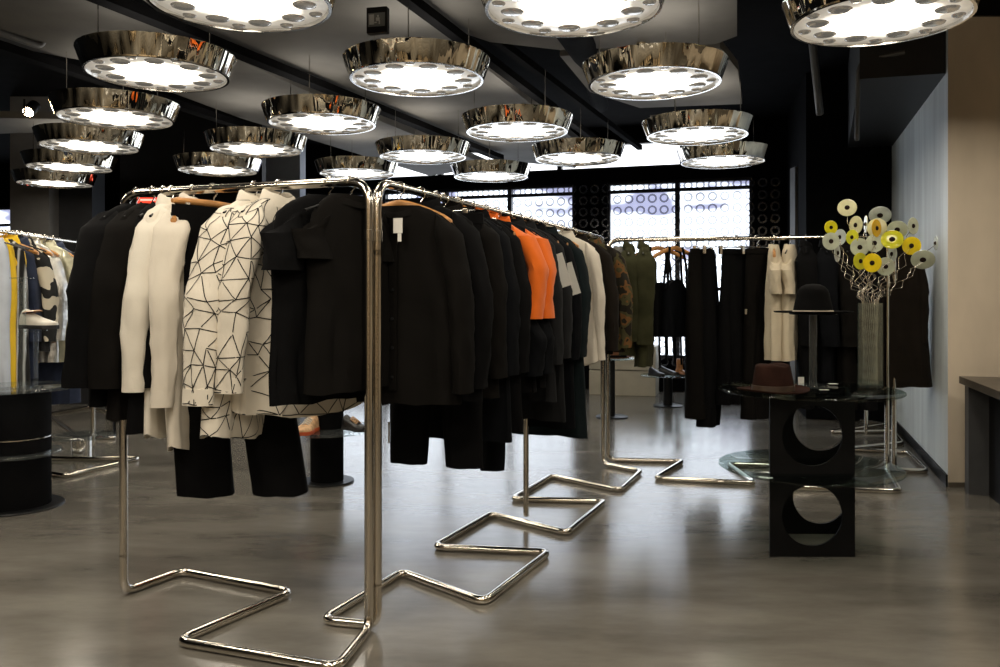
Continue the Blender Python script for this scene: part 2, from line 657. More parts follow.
# pale column, daylight put into its colour, and dark column at the left end of the windows
struct('trim_4', MB().box((at(264, 0, 10.4).x, 10.4, 0), (at(300, 0, 10.4).x, 10.7, ZC)), PALECOL)
struct('trim_5', MB().box((at(10, 0, 9).x, 9, 0), (at(49, 0, 9).x, 9.4, ZC)), GREYCOL)
struct('trim_6', MB().box((at(49, 0, 9.2).x, 9.2, 0), (at(92, 0, 9.2).x, 9.5, ZC)), mat('charcoal_column', (.03, .031, .034), rough=.35, var=.2))

# curtain of chained clear discs hanging in front of the windows: nobody could count it
dc = MB()
DS = .148
for i in range(int((1.9 + 4.5) / DS)):
    for j in range(16):
        p, z = -4.4 + i * DS, 2.60 - j * DS
        seg = 12
        vs, fs = [], []
        for k in range(seg):
            a = 2 * PI * k / seg
            for r_ in (.060, .036):
                vs.append(BM @ Vector((p + r_ * math.cos(a), -.10, z + r_ * math.sin(a))))
        for k in range(seg):
            a, b = 2 * k, 2 * ((k + 1) % seg)
            fs.append((a, b, b + 1, a + 1))
        dc.add(vs, fs)
discm = mat('curtain_disc_acrylic', (.10, .105, .13), rough=.15, alpha=.70, var=.1)
o = dc.build('disc_curtain', discm, smooth=False)
tag(o, 'curtain of clear acrylic rings hanging in front of the bright back windows', 'curtain', kind='stuff')


# ceiling rafts: grey slabs hung below the black ceiling
def raft(n, pix, z=2.72, th=.06):
    poly = []
    for x, y in pix:
        d = (z - CAMZ) * F / (HY - y)
        poly.append(((x - CX) / F * d, d))
    a = sum(poly[i][0] * poly[(i + 1) % len(poly)][1] - poly[(i + 1) % len(poly)][0] * poly[i][1] for i in range(len(poly)))
    if a < 0:
        poly.reverse()
    o = MB().prism(poly, z, z + th).build('ceiling_raft', RAFT, smooth=False)
    return o


def arc(cx, cy, rx, ry, a0, a1, n=14):
    return [(cx + rx * math.cos(math.radians(a0 + (a1 - a0) * i / n)), cy + ry * math.sin(math.radians(a0 + (a1 - a0) * i / n))) for i in range(n + 1)]


tag(raft(1, [(70, -60), (330, -60), (470, 55), (590, 152), (575, 168), (500, 160), (170, 22)]), 'long grey ceiling slab over the middle of the shop, between the black tracks', 'ceiling panel', 'ceiling panels')
tag(raft(2, [(-120, -40), (60, -8), (160, 24), (300, 88), (490, 166), (430, 176), (240, 118), (90, 62), (-120, 22)]), 'grey ceiling slab at the upper left, above the leftmost lamps', 'ceiling panel', 'ceiling panels')
tag(raft(3, [(735, -70), (737, 0), (737, 36), (716, 44), (560, 50), (490, 42), (430, 22), (395, -10), (385, -70)]), 'grey ceiling slab with a curved edge at the top middle', 'ceiling panel', 'ceiling panels')
tag(raft(4, [(560, 56), (720, 48), (738, 70), (742, 104), (640, 108), (590, 92)]), 'grey ceiling slab just behind the lamp right of centre', 'ceiling panel', 'ceiling panels')
tag(raft(5, [(0, 118), (60, 119), (78, 131), (-10, 134)]), 'small pale ceiling slab beside the spotlight at far left', 'ceiling panel', 'ceiling panels')
tag(raft(6, [(650, 122), (738, 118), (742, 140), (668, 142)]), 'grey ceiling slab farthest back, above the right window', 'ceiling panel', 'ceiling panels')


def ctrack(p, q, z, label, w=.05, h=.05, name='lighting_track', m=MATTE, cat='ceiling track'):
    def cp(x, y):
        d = (z - CAMZ) * F / (HY - y)
        return Vector(((x - CX) / F * d, d, z))
    a, b = cp(*p), cp(*q)
    d = (b - a).normalized()
    n = Vector((d.y, -d.x, 0)) * w / 2
    o = MB().prism([(a + n).xy, (b + n).xy, (b - n).xy, (a - n).xy], z, z + h).build(name, m, smooth=False)
    return tag(o, label, cat, 'black tracks on the ceiling')


ctrack((80, -6), (500, 160), 2.64, 'black ceiling track running above the upper left lamp', .09)
ctrack((395, -6), (600, 146), 2.64, 'black ceiling track running past the little exit sign', .06)
ctrack((-10, 48), (240, 128), 2.64, 'black ceiling track at the far left, above the row of four lamps', .09)
ctrack((430, -6), (640, 150), 2.80, 'second black ceiling track behind the exit sign', .05)


def pipe(name, pts, r, label, m=BLACKMETAL, cat='pipe'):
    o = MB().tube(bend(pts, .08), r, 10).build(name, m)
    return tag(o, label, cat)


GPIPE = mat('grey_pipe_paint', (.09, .09, .09), rough=.4, var=.2)
pipe('ceiling_pipe', [at(806, -20, 6.0), at(820, 114, 6.6)], .03, 'dark pipe hanging from the ceiling below the large right lamp', GPIPE)
pipe('ceiling_pipe', [at(857, 140, 5.6), at(858, 70, 5.4), at(863, 60, 5.4), at(905, 52, 5.3)], .015, 'thin bent pipe at the corner of the black soffit', GPIPE)
pipe('sprinkler_pipe', [at(-12, 28, 4.6), at(40, 46, 4.9), at(45, 36, 4.9)], .022, 'black sprinkler pipe with upturned end at the upper left', GPIPE)
pipe('ceiling_duct', [at(600, 105, 9.0), at(590, 60, 5.6), at(560, 10, 3.9)], .09, 'fat black duct in the dark gap between ceiling slabs', MATTE, 'duct')
pipe('ceiling_pipe', [at(640, 36, 4.9), at(646, 70, 4.95)], .03, 'short tan pipe end between the two top right lamps', mat('tan_pipe', (.3, .24, .15), rough=.3, metal=.8, var=.1))

# ------------------------------------------------------------------ lamps
LAMPS = [
    (240, 3, 'chrome drum pendant lamp cut off by the top edge, left of the exit sign'),
    (573, 9, 'chrome drum pendant lamp cut off by the top edge, at the top centre'),
    (880, 21, 'large chrome drum pendant lamp at the top right, in front of the beige pillar'),
    (158, 75, 'chrome drum pendant lamp, largest of the stack at the left'),
    (417, 80, 'chrome drum pendant lamp just right of the little exit sign'),
    (654, 84, 'chrome drum pendant lamp under the curved slab, right of centre'),
    (116, 119, 'chrome drum pendant lamp second from the front in the left row'),
    (322, 124, 'chrome drum pendant lamp above the two printed shirts'),
    (517, 132, 'chrome drum pendant lamp above the orange jackets, in the middle of the ceiling'),
    (697, 136, 'chrome drum pendant lamp above the right window, nearer of the pair'),
    (90, 147, 'chrome drum pendant lamp third from the front in the left row'),
    (256, 150, 'chrome drum pendant lamp above the white shirts, right one of the pair'),
    (423, 157, 'chrome drum pendant lamp just above the corner posts of the two racks'),
    (578, 159, 'chrome drum pendant lamp in front of the upper white window'),
    (723, 162, 'chrome drum pendant lamp above the right window, farther of the pair'),
    (70, 168, 'chrome drum pendant lamp fourth from the front in the left row'),
    (55, 184, 'chrome drum pendant lamp farthest and lowest in the left row'),
    (218, 171, 'chrome drum pendant lamp above the white shirts, left one of the pair'),
    (357, 174, 'chrome drum pendant lamp half hidden behind the corner of the chrome rail'),
    (491, 177, 'chrome drum pendant lamp farthest back, in front of the left window'),
]
RB, RT, HL, ZL = .350, .388, .105, 2.35
shade = MB()
seg = 168
jr = random.Random(5)
jit = [jr.uniform(-1, 1) for _ in range(seg)]
jit = [.003 * (jit[k] + jit[k - 1] * .7) for k in range(seg)]
rings = []
for (r, z) in ((RB, 0), (RB + .001, .004), (RT - .003, HL - .004), (RT, HL), (RT - .006, HL)):
    rings.append([Vector(((r + (jit[k] if .003 < z < HL else 0)) * math.cos(2 * PI * k / seg),
                          (r + (jit[k] if .003 < z < HL else 0)) * math.sin(2 * PI * k / seg), z)) for k in range(seg)])
shade.loft(rings)
diff = MB()
diff.lathe([(1e-7, .004), (.10, .003), (.2, .004), (.28, .006), (RB - .012, .010)], 48, caps=False)
rim = MB()
rim.lathe([(RB - .012, .012), (RB - .010, -.004), (RB + .002, -.004), (RB + .003, .004)], 64, caps=False)
topm = MB()
topm.lathe([(1e-7, HL - .01), (RT - .008, HL - .01)], 48)
lens = MB()
lens.lathe([(1e-7, -.006), (.7, -.005), (.92, -.002), (1, .004)], 20)
first = None
lensdefs = []
for k in range(9):
    lensdefs.append((.245, 2 * PI * k / 9 + .15, .050))
    lensdefs.append((.300, 2 * PI * (k + .5) / 9 + .15, .028))


def dup(root):
    r = root.copy()
    C.objects.link(r)
    for ch in root.children:
        c = ch.copy()
        C.objects.link(c)
        c.parent = r
        for g in ch.children:
            h = g.copy()
            C.objects.link(h)
            h.parent = c
    return r


for i, (x, y, lab) in enumerate(LAMPS):
    d = (ZL - CAMZ) * F / (HY - y)
    loc = (((x - CX) / F * d), d, ZL)
    if first is None:
        first = thing('pendant_lamp', lab, 'lamp', loc, 0, 'round chrome pendant lamps')
        shade.build('lamp_shade', SHADE, first)
        df = diff.build('diffuser', LAMPD, first)
        rim.build('rim', STEEL, first)
        topm.build('top_plate', BLACKMETAL, first)
        lm = None
        for (rr, a, s_) in lensdefs:
            if lm is None:
                lo = lens.build('lens', LENSM, df)
                lm = lo.data
            else:
                lo = bpy.data.objects.new('lens', lm)
                C.objects.link(lo)
                lo.parent = df
            lo.location = (rr * math.cos(a), rr * math.sin(a), .004)
            lo.scale = (s_, s_, 1)
        for a in (PI / 2 + .3, PI * 1.16 + .3, PI * 1.83 + .3):
            MB().tube([(.3 * math.cos(a), .3 * math.sin(a), HL - .01), (.3 * math.cos(a), .3 * math.sin(a), .37)], .003, 6).build('suspension_cable', STEEL, first)
    else:
        t = dup(first)
        t.location = loc
        t.rotation_euler = (0, 0, i * .7)
        t['label'] = lab

# ------------------------------------------------------------------ racks
RZ = 1.615
TR = .0165


def rack(name, label, A, B, base, mids=(), double=False, twin=None):
    t = thing(name, label, 'clothes rack', (A.x, A.y, 0), 0, None)
    O = Vector((A.x, A.y, 0))
    a, b = A - O, B - O
    a.z = b.z = 0
    rail = bend([a + Vector((0, 0, 1.35)), a + Vector((0, 0, RZ)), b + Vector((0, 0, RZ)), b + Vector((0, 0, 1.35))], .085, 8)
    MB().tube(rail, TR, 14).build('rail', CHROME, t)
    for e in (a, b):
        MB().tube([e + Vector((0, 0, .16)), e + Vector((0, 0, 1.37))], TR, 14).build('post', CHROME, t)
        MB().lathe([(TR + .0005, -.02), (TR + .002, -.019), (TR + .002, .019), (TR + .0005, .02)], 16, c=(e.x, e.y, 1.42)).build('joint_collar', STEEL, t)
    for m in mids:
        mm = m - O
        MB().tube([(mm.x, mm.y, 2 * TR - .004), (mm.x, mm.y, RZ - TR + .003)], TR * .9, 14).build('post', CHROME, t)
    pts = [Vector((p.x, p.y, TR)) - O for p in base]
    pts = [a + Vector((0, 0, .17))] + [a + Vector((0, 0, TR))] + pts + [b + Vector((0, 0, TR)), b + Vector((0, 0, .17))]
    MB().tube(bend(pts, .055, 6), TR, 14).build('base_tube', CHROME, t)
    return t


def vz(px, d):
    return Vector(((px - CX) / F * d, d, 0))


LA, LB = vz(123.5, 3.29), vz(369, 2.93)
RA_, RB_ = vz(377.5, 2.955), fl(603, 466)
BA, BB = vz(608, 5.97), vz(887, 5.62)
WA, WB = vz(894, 5.62), vz(866, 6.98)
WB2 = WA + (WB - WA) * 1.75
flz = lambda l: [fl(x, y, TR) for x, y in l]
rack('clothes_rack', 'chrome tube clothes rack at front left with zigzag base, holding the white shirts', LA, LB,
     flz([(182, 571), (292, 592), (177, 641), (337, 668)]))
rack('clothes_rack', 'long chrome tube clothes rack receding from the corner, holding the orange jackets', RA_, RB_,
     flz([(322, 620), (402, 572), (484, 602), (549, 552), (434, 547), (491, 514), (567, 533), (605, 501), (512, 499), (551, 476), (620, 490), (641, 471)]),
     mids=[fl(526, 521.5)])
rack('clothes_rack', 'chrome tube clothes rack across the back, in front of the right window', BA, BB,
     flz([(683, 461), (655, 478), (755, 483), (728, 464), (800, 466), (775, 487), (900, 491)]))
rack('clothes_rack', 'chrome tube clothes rack along the blue grey wall, behind the flowers', WA, WB2,
     flz([(927, 471), (908, 452), (840, 449), (903, 443), (893, 431), (830, 432), (888, 424)]), mids=[WB])
FA, FB = vz(-30, 4.85), vz(93, 6.5)
rack('clothes_rack', 'chrome tube clothes rack at far left, holding silver and yellow clothes', FA, FB,
     flz([(30, 470), (66, 476), (140, 458), (100, 459), (48, 458), (40, 436), (114, 438), (115, 412), (89, 407), (48, 414)]))


def on_line(px, A, B):
    k = (px - CX) / F
    # A.x + s*dx = k*(A.y + s*dy)
    dx, dy = B.x - A.x, B.y - A.y
    s = (k * A.y - A.x) / (dx - k * dy)
    return Vector((A.x + s * dx, A.y + s * dy, RZ))


# ------------------------------------------------------------------ hangers and garments
def hanger(loc, ang, label, kind='metal', group='clothes hangers'):
    t = thing('clothes_hanger', label, 'hanger', loc, ang, group)
    r = TR + .0045
    hook = [(r * math.cos(a), 0, r * math.sin(a)) for a in [math.radians(200 - 200 * k / 10) for k in range(11)]]
    hook = hook + [(r * .9, 0, -.018), (.004, 0, -.034), (0, 0, -.062)]
    # the hook wraps the rail, so it lies across it
    MB().tube(hook, .0028, 8).build('hook', STEEL, t)
    if kind == 'wood':
        rings = []
        for k in range(15):
            x = -.21 + .42 * k / 14
            z = -.058 - .075 * (abs(x) / .21) ** 1.4
            h = .016 if abs(x) < .19 else .010
            rings.append([Vector((x, .010 * math.cos(a) * 1.1, z - .004 + h * math.sin(a))) for a in [2 * PI * j / 10 for j in range(10)]])
        MB().loft(rings, True, True).build('arms', WOOD, t)
    elif kind in ('clip', 'woodclip'):
        ao = MB().tube([(-.19, 0, -.064), (-.17, 0, -.062), (0, 0, -.058), (.17, 0, -.062), (.19, 0, -.064)], [.008, .013, .014, .013, .008], 12).build('arms', WOOD, t) if kind == 'woodclip' else MB().tube([(-.17, 0, -.064), (.17, 0, -.064)], .004, 8).build('arms', STEEL, t)
        for sx in (-.13, .13):
            MB().box((sx - .012, -.012, -.115), (sx + .012, .012, -.055)).build('clip', STEEL, ao, smooth=False, bevel=.003)
    else:
        MB().tube([(-.20, 0, -.118), (-.1, 0, -.082), (0, 0, -.062), (.1, 0, -.082), (.20, 0, -.118)], .005, 8).build('arms', BLACKMETAL, t)
    return t


def sup(c, e):
    return math.copysign(abs(c) ** e, c)


def fold(p, seed, amp, kx=16.0, kz=2.2):
    return amp * (noise.noise(Vector((p.x * kx + seed * 7.3, p.y * 9 + seed, p.z * kz + seed * 3.1))) +
                  .45 * noise.noise(Vector((p.x * kx * 2.3 - seed, p.y * 15, p.z * kz * 3.5 + seed))))


def body_mb(L, sw, hem, th, seed, amp=.02, neck=.065, waist=None, open_front=False, N=56, top=-.05, slope=.075, hemwave=.012, shirt_tail=0, twist=0, shift=(0, 0)):
    rings = []
    rows = [(0.0, neck, .030), (.25, neck + (sw - neck) * .3, .034), (.6, neck + (sw - neck) * .68, .040), (1.0, sw * .985, .044)]
    for (s, w, t) in rows:
        z = top - slope * s ** 1.15
        rings.append((z, w, t))
    M = 26
    for k in range(1, M + 1):
        s = k / M
        z = top - slope - .008 - (L - slope - .008) * s
        w = sw + (hem - sw) * s + (.012 * math.sin(min(s * 7, PI)))
        if waist:
            w -= waist * math.exp(-((s - .5) / .22) ** 2)
        t = .044 + (th - .044) * min(1, s * 3.5)
        rings.append((z, w, t))
    out = []
    for j, (z, w, t) in enumerate(rings):
        s = max(0, (j - 3)) / M
        ring = []
        for i in range(N):
            a = 2 * PI * i / N
            c, sn = math.cos(a), math.sin(a)
            p = Vector((w * sup(c, .72), t * sup(sn, .85), z))
            g = fold(p, seed, amp * (.25 + 1.1 * s))
            p.y += g * (1 if abs(c) < .93 else .4)
            p.x += fold(p, seed + 5, amp * .35 * s)
            if j == len(rings) - 1 or j == len(rings) - 2:
                p.z += hemwave * noise.noise(Vector((p.x * 11 + seed, p.y * 8, seed))) * (1 if j == len(rings) - 1 else .5)
                if shirt_tail:
                    p.z -= shirt_tail * (1 - abs(c)) ** .6 * (1 if j == len(rings) - 1 else .5)
            if twist or shift != (0, 0):
                p = Matrix.Rotation(twist * s, 3, 'Z') @ p + Vector((shift[0] * s, shift[1] * s, 0))
            ring.append(p)
        out.append(ring)
    return MB().loft(out, uv=True)


def sleeve_mb(side, sw, ln, r0, r1, seed, out=.03, y=-.015, flat=0, amp=.008, top=-.125, N=26, back=0, bell=0):
    M = 22
    rings = []
    for k in range(M + 1):
        s = k / M
        cx = side * (sw - .045 + (out + .045) * min(1, s * 2.2) ** .8 + .006 * math.sin(s * 5 + seed))
        cy = y * s + back * math.sin(s * PI * .6) + .008 * math.sin(s * 4 + seed * 2)
        cz = top + .025 - (ln + .025) * s
        r = r0 + (r1 - r0) * s + bell * s ** 3
        if s < .08:
            r *= .55 + .45 * s / .08
        ring = []
        for i in range(N):
            a = 2 * PI * i / N
            p = Vector((cx + r * (1 if flat else .62) * math.cos(a), cy + r * (.55 if flat else 1) * sup(math.sin(a), .9), cz))
            g = amp * min(1, s * 3) * (noise.noise(Vector((math.cos(a) * 1.6 + seed, math.sin(a) * 1.6 + side, cz * 13))) + .6 * noise.noise(Vector((math.cos(a) * 3, math.sin(a) * 3 + seed, cz * 30 + side))))
            p.x += g * math.cos(a)
            p.y += g * math.sin(a)
            if flat and s < .45:
                p.z -= (1 - s / .45) * .75 * max(0, p.x * side - (sw - .075))
            if k < 2:
                p.z -= (1 - k / 2) * .03 * (p.x * side - (sw - .045)) / max(r, .01) * 1.0
            ring.append(p)
        rings.append(ring)
    return MB().loft(rings, cap0=True, uv=True)


def cuff_mb(side, sw, ln, r1, seed, out, y, top, N=24):
    rings = []
    for k, e in ((0, .0), (0, .0025), (1, .003), (1, .0005)):
        s = .92 + .085 * k
        cx = side * (sw - .045 + (out + .045) + .006 * math.sin(s * 5 + seed))
        cy = y * s + .008 * math.sin(s * 4 + seed * 2)
        cz = top + .025 - (ln + .025) * s
        rings.append([Vector((cx + (r1 + e) * .62 * math.cos(2 * PI * i / N), cy + (r1 + e) * sup(math.sin(2 * PI * i / N), .9), cz)) for i in range(N)])
    return MB().loft(rings, True, True)


def collar_mb(kind, neck=.068, top=-.05):
    N = 32
    rings = []
    prof = {'shirt': [(neck + .004, -.012), (neck - .002, .022), (neck + .002, .034), (neck + .010, .030), (neck + .022, .004), (neck + .030, -.016)],
            'round': [(neck + .012, -.018), (neck + .002, .002), (neck - .004, .006), (neck - .012, -.002)],
            'stand': [(neck + .006, -.014), (neck - .004, .028), (neck - .010, .030), (neck - .010, -.01)]}[kind]
    for r, z in prof:
        ring = []
        for i in range(N):
            a = 2 * PI * i / N
            f = (1 - math.sin(a)) / 2        # 1 at the front
            ring.append(Vector((r * math.cos(a), .52 * r * math.sin(a), top + z - .030 * f ** 2 + .002 * math.sin(a * 5))))
        rings.append(ring)
    return MB().loft(rings, uv=True)


def trouser_legs(L, hw, legw, hemw, spread, seed, amp=.016, top=-.085, th=.03, twist=0, shift=(0, 0)):
    out = []
    for side in (-1, 1):
        rings = []
        M = 26
        N = 36
        for k in range(M + 1):
            s = k / M
            z = top - .02 - (L - .02) * s
            w = (hw / 2 + .012) + (legw - hw / 2 - .012) * min(1, s * 2.5)
            w += (hemw - legw) * max(0, (s - .4) / .6) ** 1.2
            cx = side * (hw / 2 + spread * s)
            t = th * (1 + .5 * min(1, s * 3))
            ring = []
            for i in range(N):
                a = 2 * PI * i / N
                p = Vector((cx + w * sup(math.cos(a), .75), t * sup(math.sin(a), .85), z))
                p.y += fold(p, seed + side, amp * (.3 + s), 15, 2.5)
                if k == M:
                    p.z += .012 * noise.noise(Vector((p.x * 14, seed, side)))
                if twist:
                    p = Matrix.Rotation(twist * s ** .8, 3, 'Z') @ p + Vector((shift[0] * s, shift[1] * s, 0))
                ring.append(p)
            rings.append(ring)
        out.append(MB().loft(rings, cap0=True, uv=True))
    return out


NG = [0]


def garment(name, label, cat, loc, ang, m, spec, group, hang='metal', hlabel=None):
    """spec: dict of measurements. A garment hangs from its hook point, its front towards local -y"""
    NG[0] += 1
    seed = NG[0] * 1.37
    t = thing(name, label, cat, loc, ang, group)
    k = spec.get('kind', 'top')
    if k == 'top':
        sw, L = spec.get('sw', .205), spec.get('L', .72)
        hem = spec.get('hem', sw + .045)
        th = spec.get('th', .05)
        top = spec.get('top', -.05)
        bmb = body_mb(L, sw, hem, th, seed, spec.get('amp', .02), neck=spec.get('neck', .065), shirt_tail=spec.get('tail', 0), waist=spec.get('waist'), top=top, twist=spec.get('twist', 0), shift=spec.get('shift', (0, 0)))
        if m is PRINT:
            print_lines(bmb, .066, int(seed * 10))
        bmb.build('body', m, t)
        sl = spec.get('sl', .58)
        if sl:
            for side in (-1, 1):
                smb = sleeve_mb(side, sw, sl, spec.get('r0', .080), spec.get('r1', .055), seed, out=spec.get('out', .03), y=spec.get('sy', -.02), bell=spec.get('bell', 0), top=top - .075, flat=spec.get('flat', 0))
                if m is PRINT:
                    print_lines(smb, .062, int(seed * 10) + side)
                so = smb.build('sleeve', spec.get('sm', m), t)
                if spec.get('sm'):
                    so['label'] = spec.get('slabel', 'bright orange sleeve')
                if spec.get('sm2'):
                    sleeve_mb(side, sw, spec['sl2'], spec.get('r1', .055) + .004, spec.get('r1', .055) - .002, seed, out=spec.get('out', .03), y=spec.get('sy', -.02), top=top - .075 - sl + .02).build('cuff', spec['sm2'], so)['label'] = 'black lower sleeve'
                elif spec.get('cuff'):
                    r1 = spec.get('r1', .055)
                    cuff_mb(side, sw, sl, r1, seed, spec.get('out', .03), spec.get('sy', -.02), top - .075).build('cuff', m, so)
        if spec.get('collar', 'shirt'):
            collar_mb(spec.get('collar', 'shirt'), spec.get('neck', .065) + .003, top).build('collar', spec.get('cm', m), t)
        if spec.get('placket'):
            pk = MB()
            rings = []
            for q in range(16):
                z = top - .05 - (L - .10) * q / 15
                rings.append([Vector((dx, -th * 1.02 - .004 - .006 * (q > 1) + dy + fold(Vector((0, -th, z)), seed, .012), z)) for dx, dy in ((-.016, 0), (.016, 0), (.016, .006), (-.016, .006))])
            pko = pk.loft(rings, True, True).build('placket', m, t)
            for q in range(6):
                z = top - .10 - (L - .2) * q / 5
                MB().lathe([(1e-7, .004), (.006, .003), (.0065, 0)], 12, Matrix.Translation((0, -th - .014 + fold(Vector((0, -th, z)), seed, .012), z)) @ Matrix.Rotation(PI / 2, 4, 'X')).build('button', spec.get('bm', BLACKMETAL), pko)
    elif k == 'trousers':
        hw = spec.get('hw', .19)
        legs = trouser_legs(spec.get('L', .98), hw, spec.get('legw', .105), spec.get('hemw', .115), spec.get('spread', .02), seed, spec.get('amp', .016), th=spec.get('th', .03), twist=spec.get('twist', 0), shift=spec.get('shift', (0, 0)))
        for lg in legs:
            lg.build('leg', m, t)
        rings = []
        for z, e in ((-.075, 0), (-.076, .004), (-.118, .006), (-.119, 0)):
            rings.append([Vector(((hw + .012 + e) * sup(math.cos(a), .6), (.034 + e) * sup(math.sin(a), .8), z)) for a in [2 * PI * i / 40 for i in range(40)]])
        MB().loft(rings, True, True).build('waistband', m, t)
    elif k == 'skirt':
        L, hw, hem = spec.get('L', .7), spec.get('hw', .17), spec.get('hem', .22)
        rings = []
        for q in range(25):
            s = q / 24
            ring = []
            for i in range(64):
                a = 2 * PI * i / 64
                w = hw + (hem - hw) * s ** .8
                p = Vector((w * sup(math.cos(a), .75), (.03 + .03 * s) * sup(math.sin(a), .85), -.09 - L * s))
                p.y += fold(p, seed, .035 * (.15 + s), 22, 1.2)
                ring.append(p)
            rings.append(ring)
        MB().loft(rings, True, uv=True).build('body', m, t)
        rings = []
        for z, e in ((-.075, 0), (-.076, .004), (-.112, .006), (-.113, 0)):
            rings.append([Vector(((hw + .004 + e) * sup(math.cos(a), .6), (.034 + e) * sup(math.sin(a), .8), z)) for a in [2 * PI * i / 40 for i in range(40)]])
        MB().loft(rings, True, True).build('waistband', m, t)
    elif k == 'straps':
        L, hw, hem = spec.get('L', .3), spec.get('hw', .16), spec.get('hem', .19)
        z0 = spec.get('z0', -.25)
        rings = []
        for q in range(17):
            s = q / 16
            ring = []
            for i in range(56):
                a = 2 * PI * i / 56
                w = hw + (hem - hw) * s
                p = Vector((w * sup(math.cos(a), .75), (.03 + .02 * s) * sup(math.sin(a), .85), z0 - L * s))
                p.y += fold(p, seed, .025 * (.3 + s), 16, 2)
                if q == 0:
                    p.z += .05 * math.cos(2 * a) * (-1)
                ring.append(p)
            rings.append(ring)
        MB().loft(rings, True, uv=True).build('body', m, t)
        for sx in (-1, 1):
            MB().tube(bend([(sx * .06, .012, -.055), (sx * .09, .022, z0 - .02)], .02), .009, 8).build('strap', m, t)
            MB().tube(bend([(sx * .06, -.012, -.055), (sx * .085, -.024, (z0 - .05) / 2), (sx * .09, -.026, z0 - .02)], .02), .009, 8).build('strap', m, t)
        for q in range(spec.get('fringe', 0)):
            x = -hem * .9 + hem * 1.8 * q / (spec['fringe'] - 1)
            MB().tube([(x, -.02, z0 - L + .02), (x + .006, -.022, z0 - L - random.uniform(.12, .28))], .008, 6).build('tie', m, t)
    for (x, y, z, w, h, rz, mm, nm) in spec.get('tags', ()):
        M = Matrix.Translation((x, y, z)) @ Matrix.Rotation(rz, 4, 'Y')
        MB().box((-w / 2, -.0012, -h), (w / 2, .0012, 0), M).build(nm, mm, t, smooth=False)
    if spec.get('snap'):
        for (x, y, z) in spec['snap']:
            MB().lathe([(1e-7, .005), (.008, .004), (.010, 0)], 14, Matrix.Translation((x, y, z)) @ Matrix.Rotation(PI / 2, 4, 'X')).build('snap_button', mat('brass_snap', (.8, .62, .3), rough=.2, metal=1, var=.05), t)['label'] = 'brass snap button'
    if hang:
        hanger(loc, ang, hlabel, hang)
    return t


D = math.radians
GL = 'clothes on the front left rack'
gl = lambda px: on_line(px, LA, LB)
aL = D(71.8)
LONGB = dict(L=.86, sw=.215, hem=.26, sl=.62, th=.055, amp=.024, collar='shirt')
garment('jacket', 'black jacket hanging at the far left end of the front left rack', 'jacket', gl(136), D(80), BLK, dict(LONGB, L=.77, sl=.62, out=.075, collar='round', sy=.035), GL, 'metal', 'hanger of the leftmost black jacket on the front left rack')
garment('coat', 'long black coat, second garment from the left end of the front left rack', 'coat', gl(152), D(84), BLK2, dict(LONGB, L=.82, out=.06, collar='round', sy=.025), GL, 'metal', 'hanger of the second black garment from the left on the front left rack')
garment('coat', 'black coat hanging directly left of the white shirts', 'coat', gl(163), D(88), BLK, dict(LONGB, L=.87, sw=.2, collar='round'), GL, 'metal', 'hanger of the black coat directly left of the white shirts')
SH = dict(L=.80, sw=.205, hem=.235, sl=.66, th=.04, amp=.014, tail=.05, r0=.068, r1=.037, cuff=1, placket=1, bm=WHITEC, out=.025, sy=.035)
garment('shirt', 'white long sleeved shirt, left one of the pair beside the black coats', 'shirt', gl(171), D(91), CREAM2, dict(SH, L=.86, sl=.63, out=.05), GL, 'metal', 'hanger of the left white shirt on the front left rack')
garment('shirt', 'white long sleeved shirt with collar, right one of the pair', 'shirt', gl(192), D(93), CREAM, dict(SH, L=.90, sl=.68, out=.05, tags=((.13, -.06, -.27, .035, .06, .1, WHITEC, 'hang_tag'),)), GL, 'wood', 'brown wooden hanger of the right white shirt')
garment('trousers', 'black wide trousers on a clip hanger between white and printed shirts', 'trousers', gl(213), D(62), BLK, dict(kind='trousers', L=1.08, hw=.17, legw=.10, hemw=.105, spread=.055, th=.05, twist=-1.0, shift=(.055, -.104), tags=((-.02, -.045, -.15, .022, .085, 0, WHITEC, 'hang_tag'),)), GL, 'woodclip', 'wooden hanger with steel clips holding the black wide trousers')
garment('shirt', 'cream shirt printed with black starburst lines, left one of the two', 'shirt', gl(254), D(76), PRINT, dict(SH, L=.84, sw=.21, hem=.27, th=.06, r0=.08, r1=.055, sl=.66, out=.06, sy=.06, shift=(0, .035), amp=.02, bm=BLACKMETAL), GL, 'metal', 'hanger of the left printed shirt')
garment('shirt', 'cream shirt printed with black starburst lines, partly behind the black tee', 'shirt', gl(279), D(66), PRINT, dict(SH, L=.755, sw=.21, hem=.27, th=.065, r0=.085, r1=.06, sl=.62, amp=.026, placket=0, twist=-.65, shift=(.04, -.07), sy=.03), GL, 'metal', 'hanger of the right printed shirt')
garment('t_shirt', 'black T-shirt second from the corner, mostly behind the front black tee', 't-shirt', gl(351), D(50), BLK2, dict(L=.70, sw=.17, hem=.20, sl=.16, r0=.065, r1=.07, out=.01, flat=1, collar='round', neck=.085), GL, 'metal', 'hanger of the hindmost black T-shirt by the rail corner')
garment('t_shirt', 'large black T-shirt facing the front, beside the corner posts', 't-shirt', gl(329), D(54), BLK, dict(L=.735, sw=.235, hem=.265, sl=.20, r0=.085, r1=.08, out=.0, sy=-.035, flat=1, collar='round', neck=.09, th=.045), GL, 'metal', 'hanger of the large black T-shirt beside the corner posts')

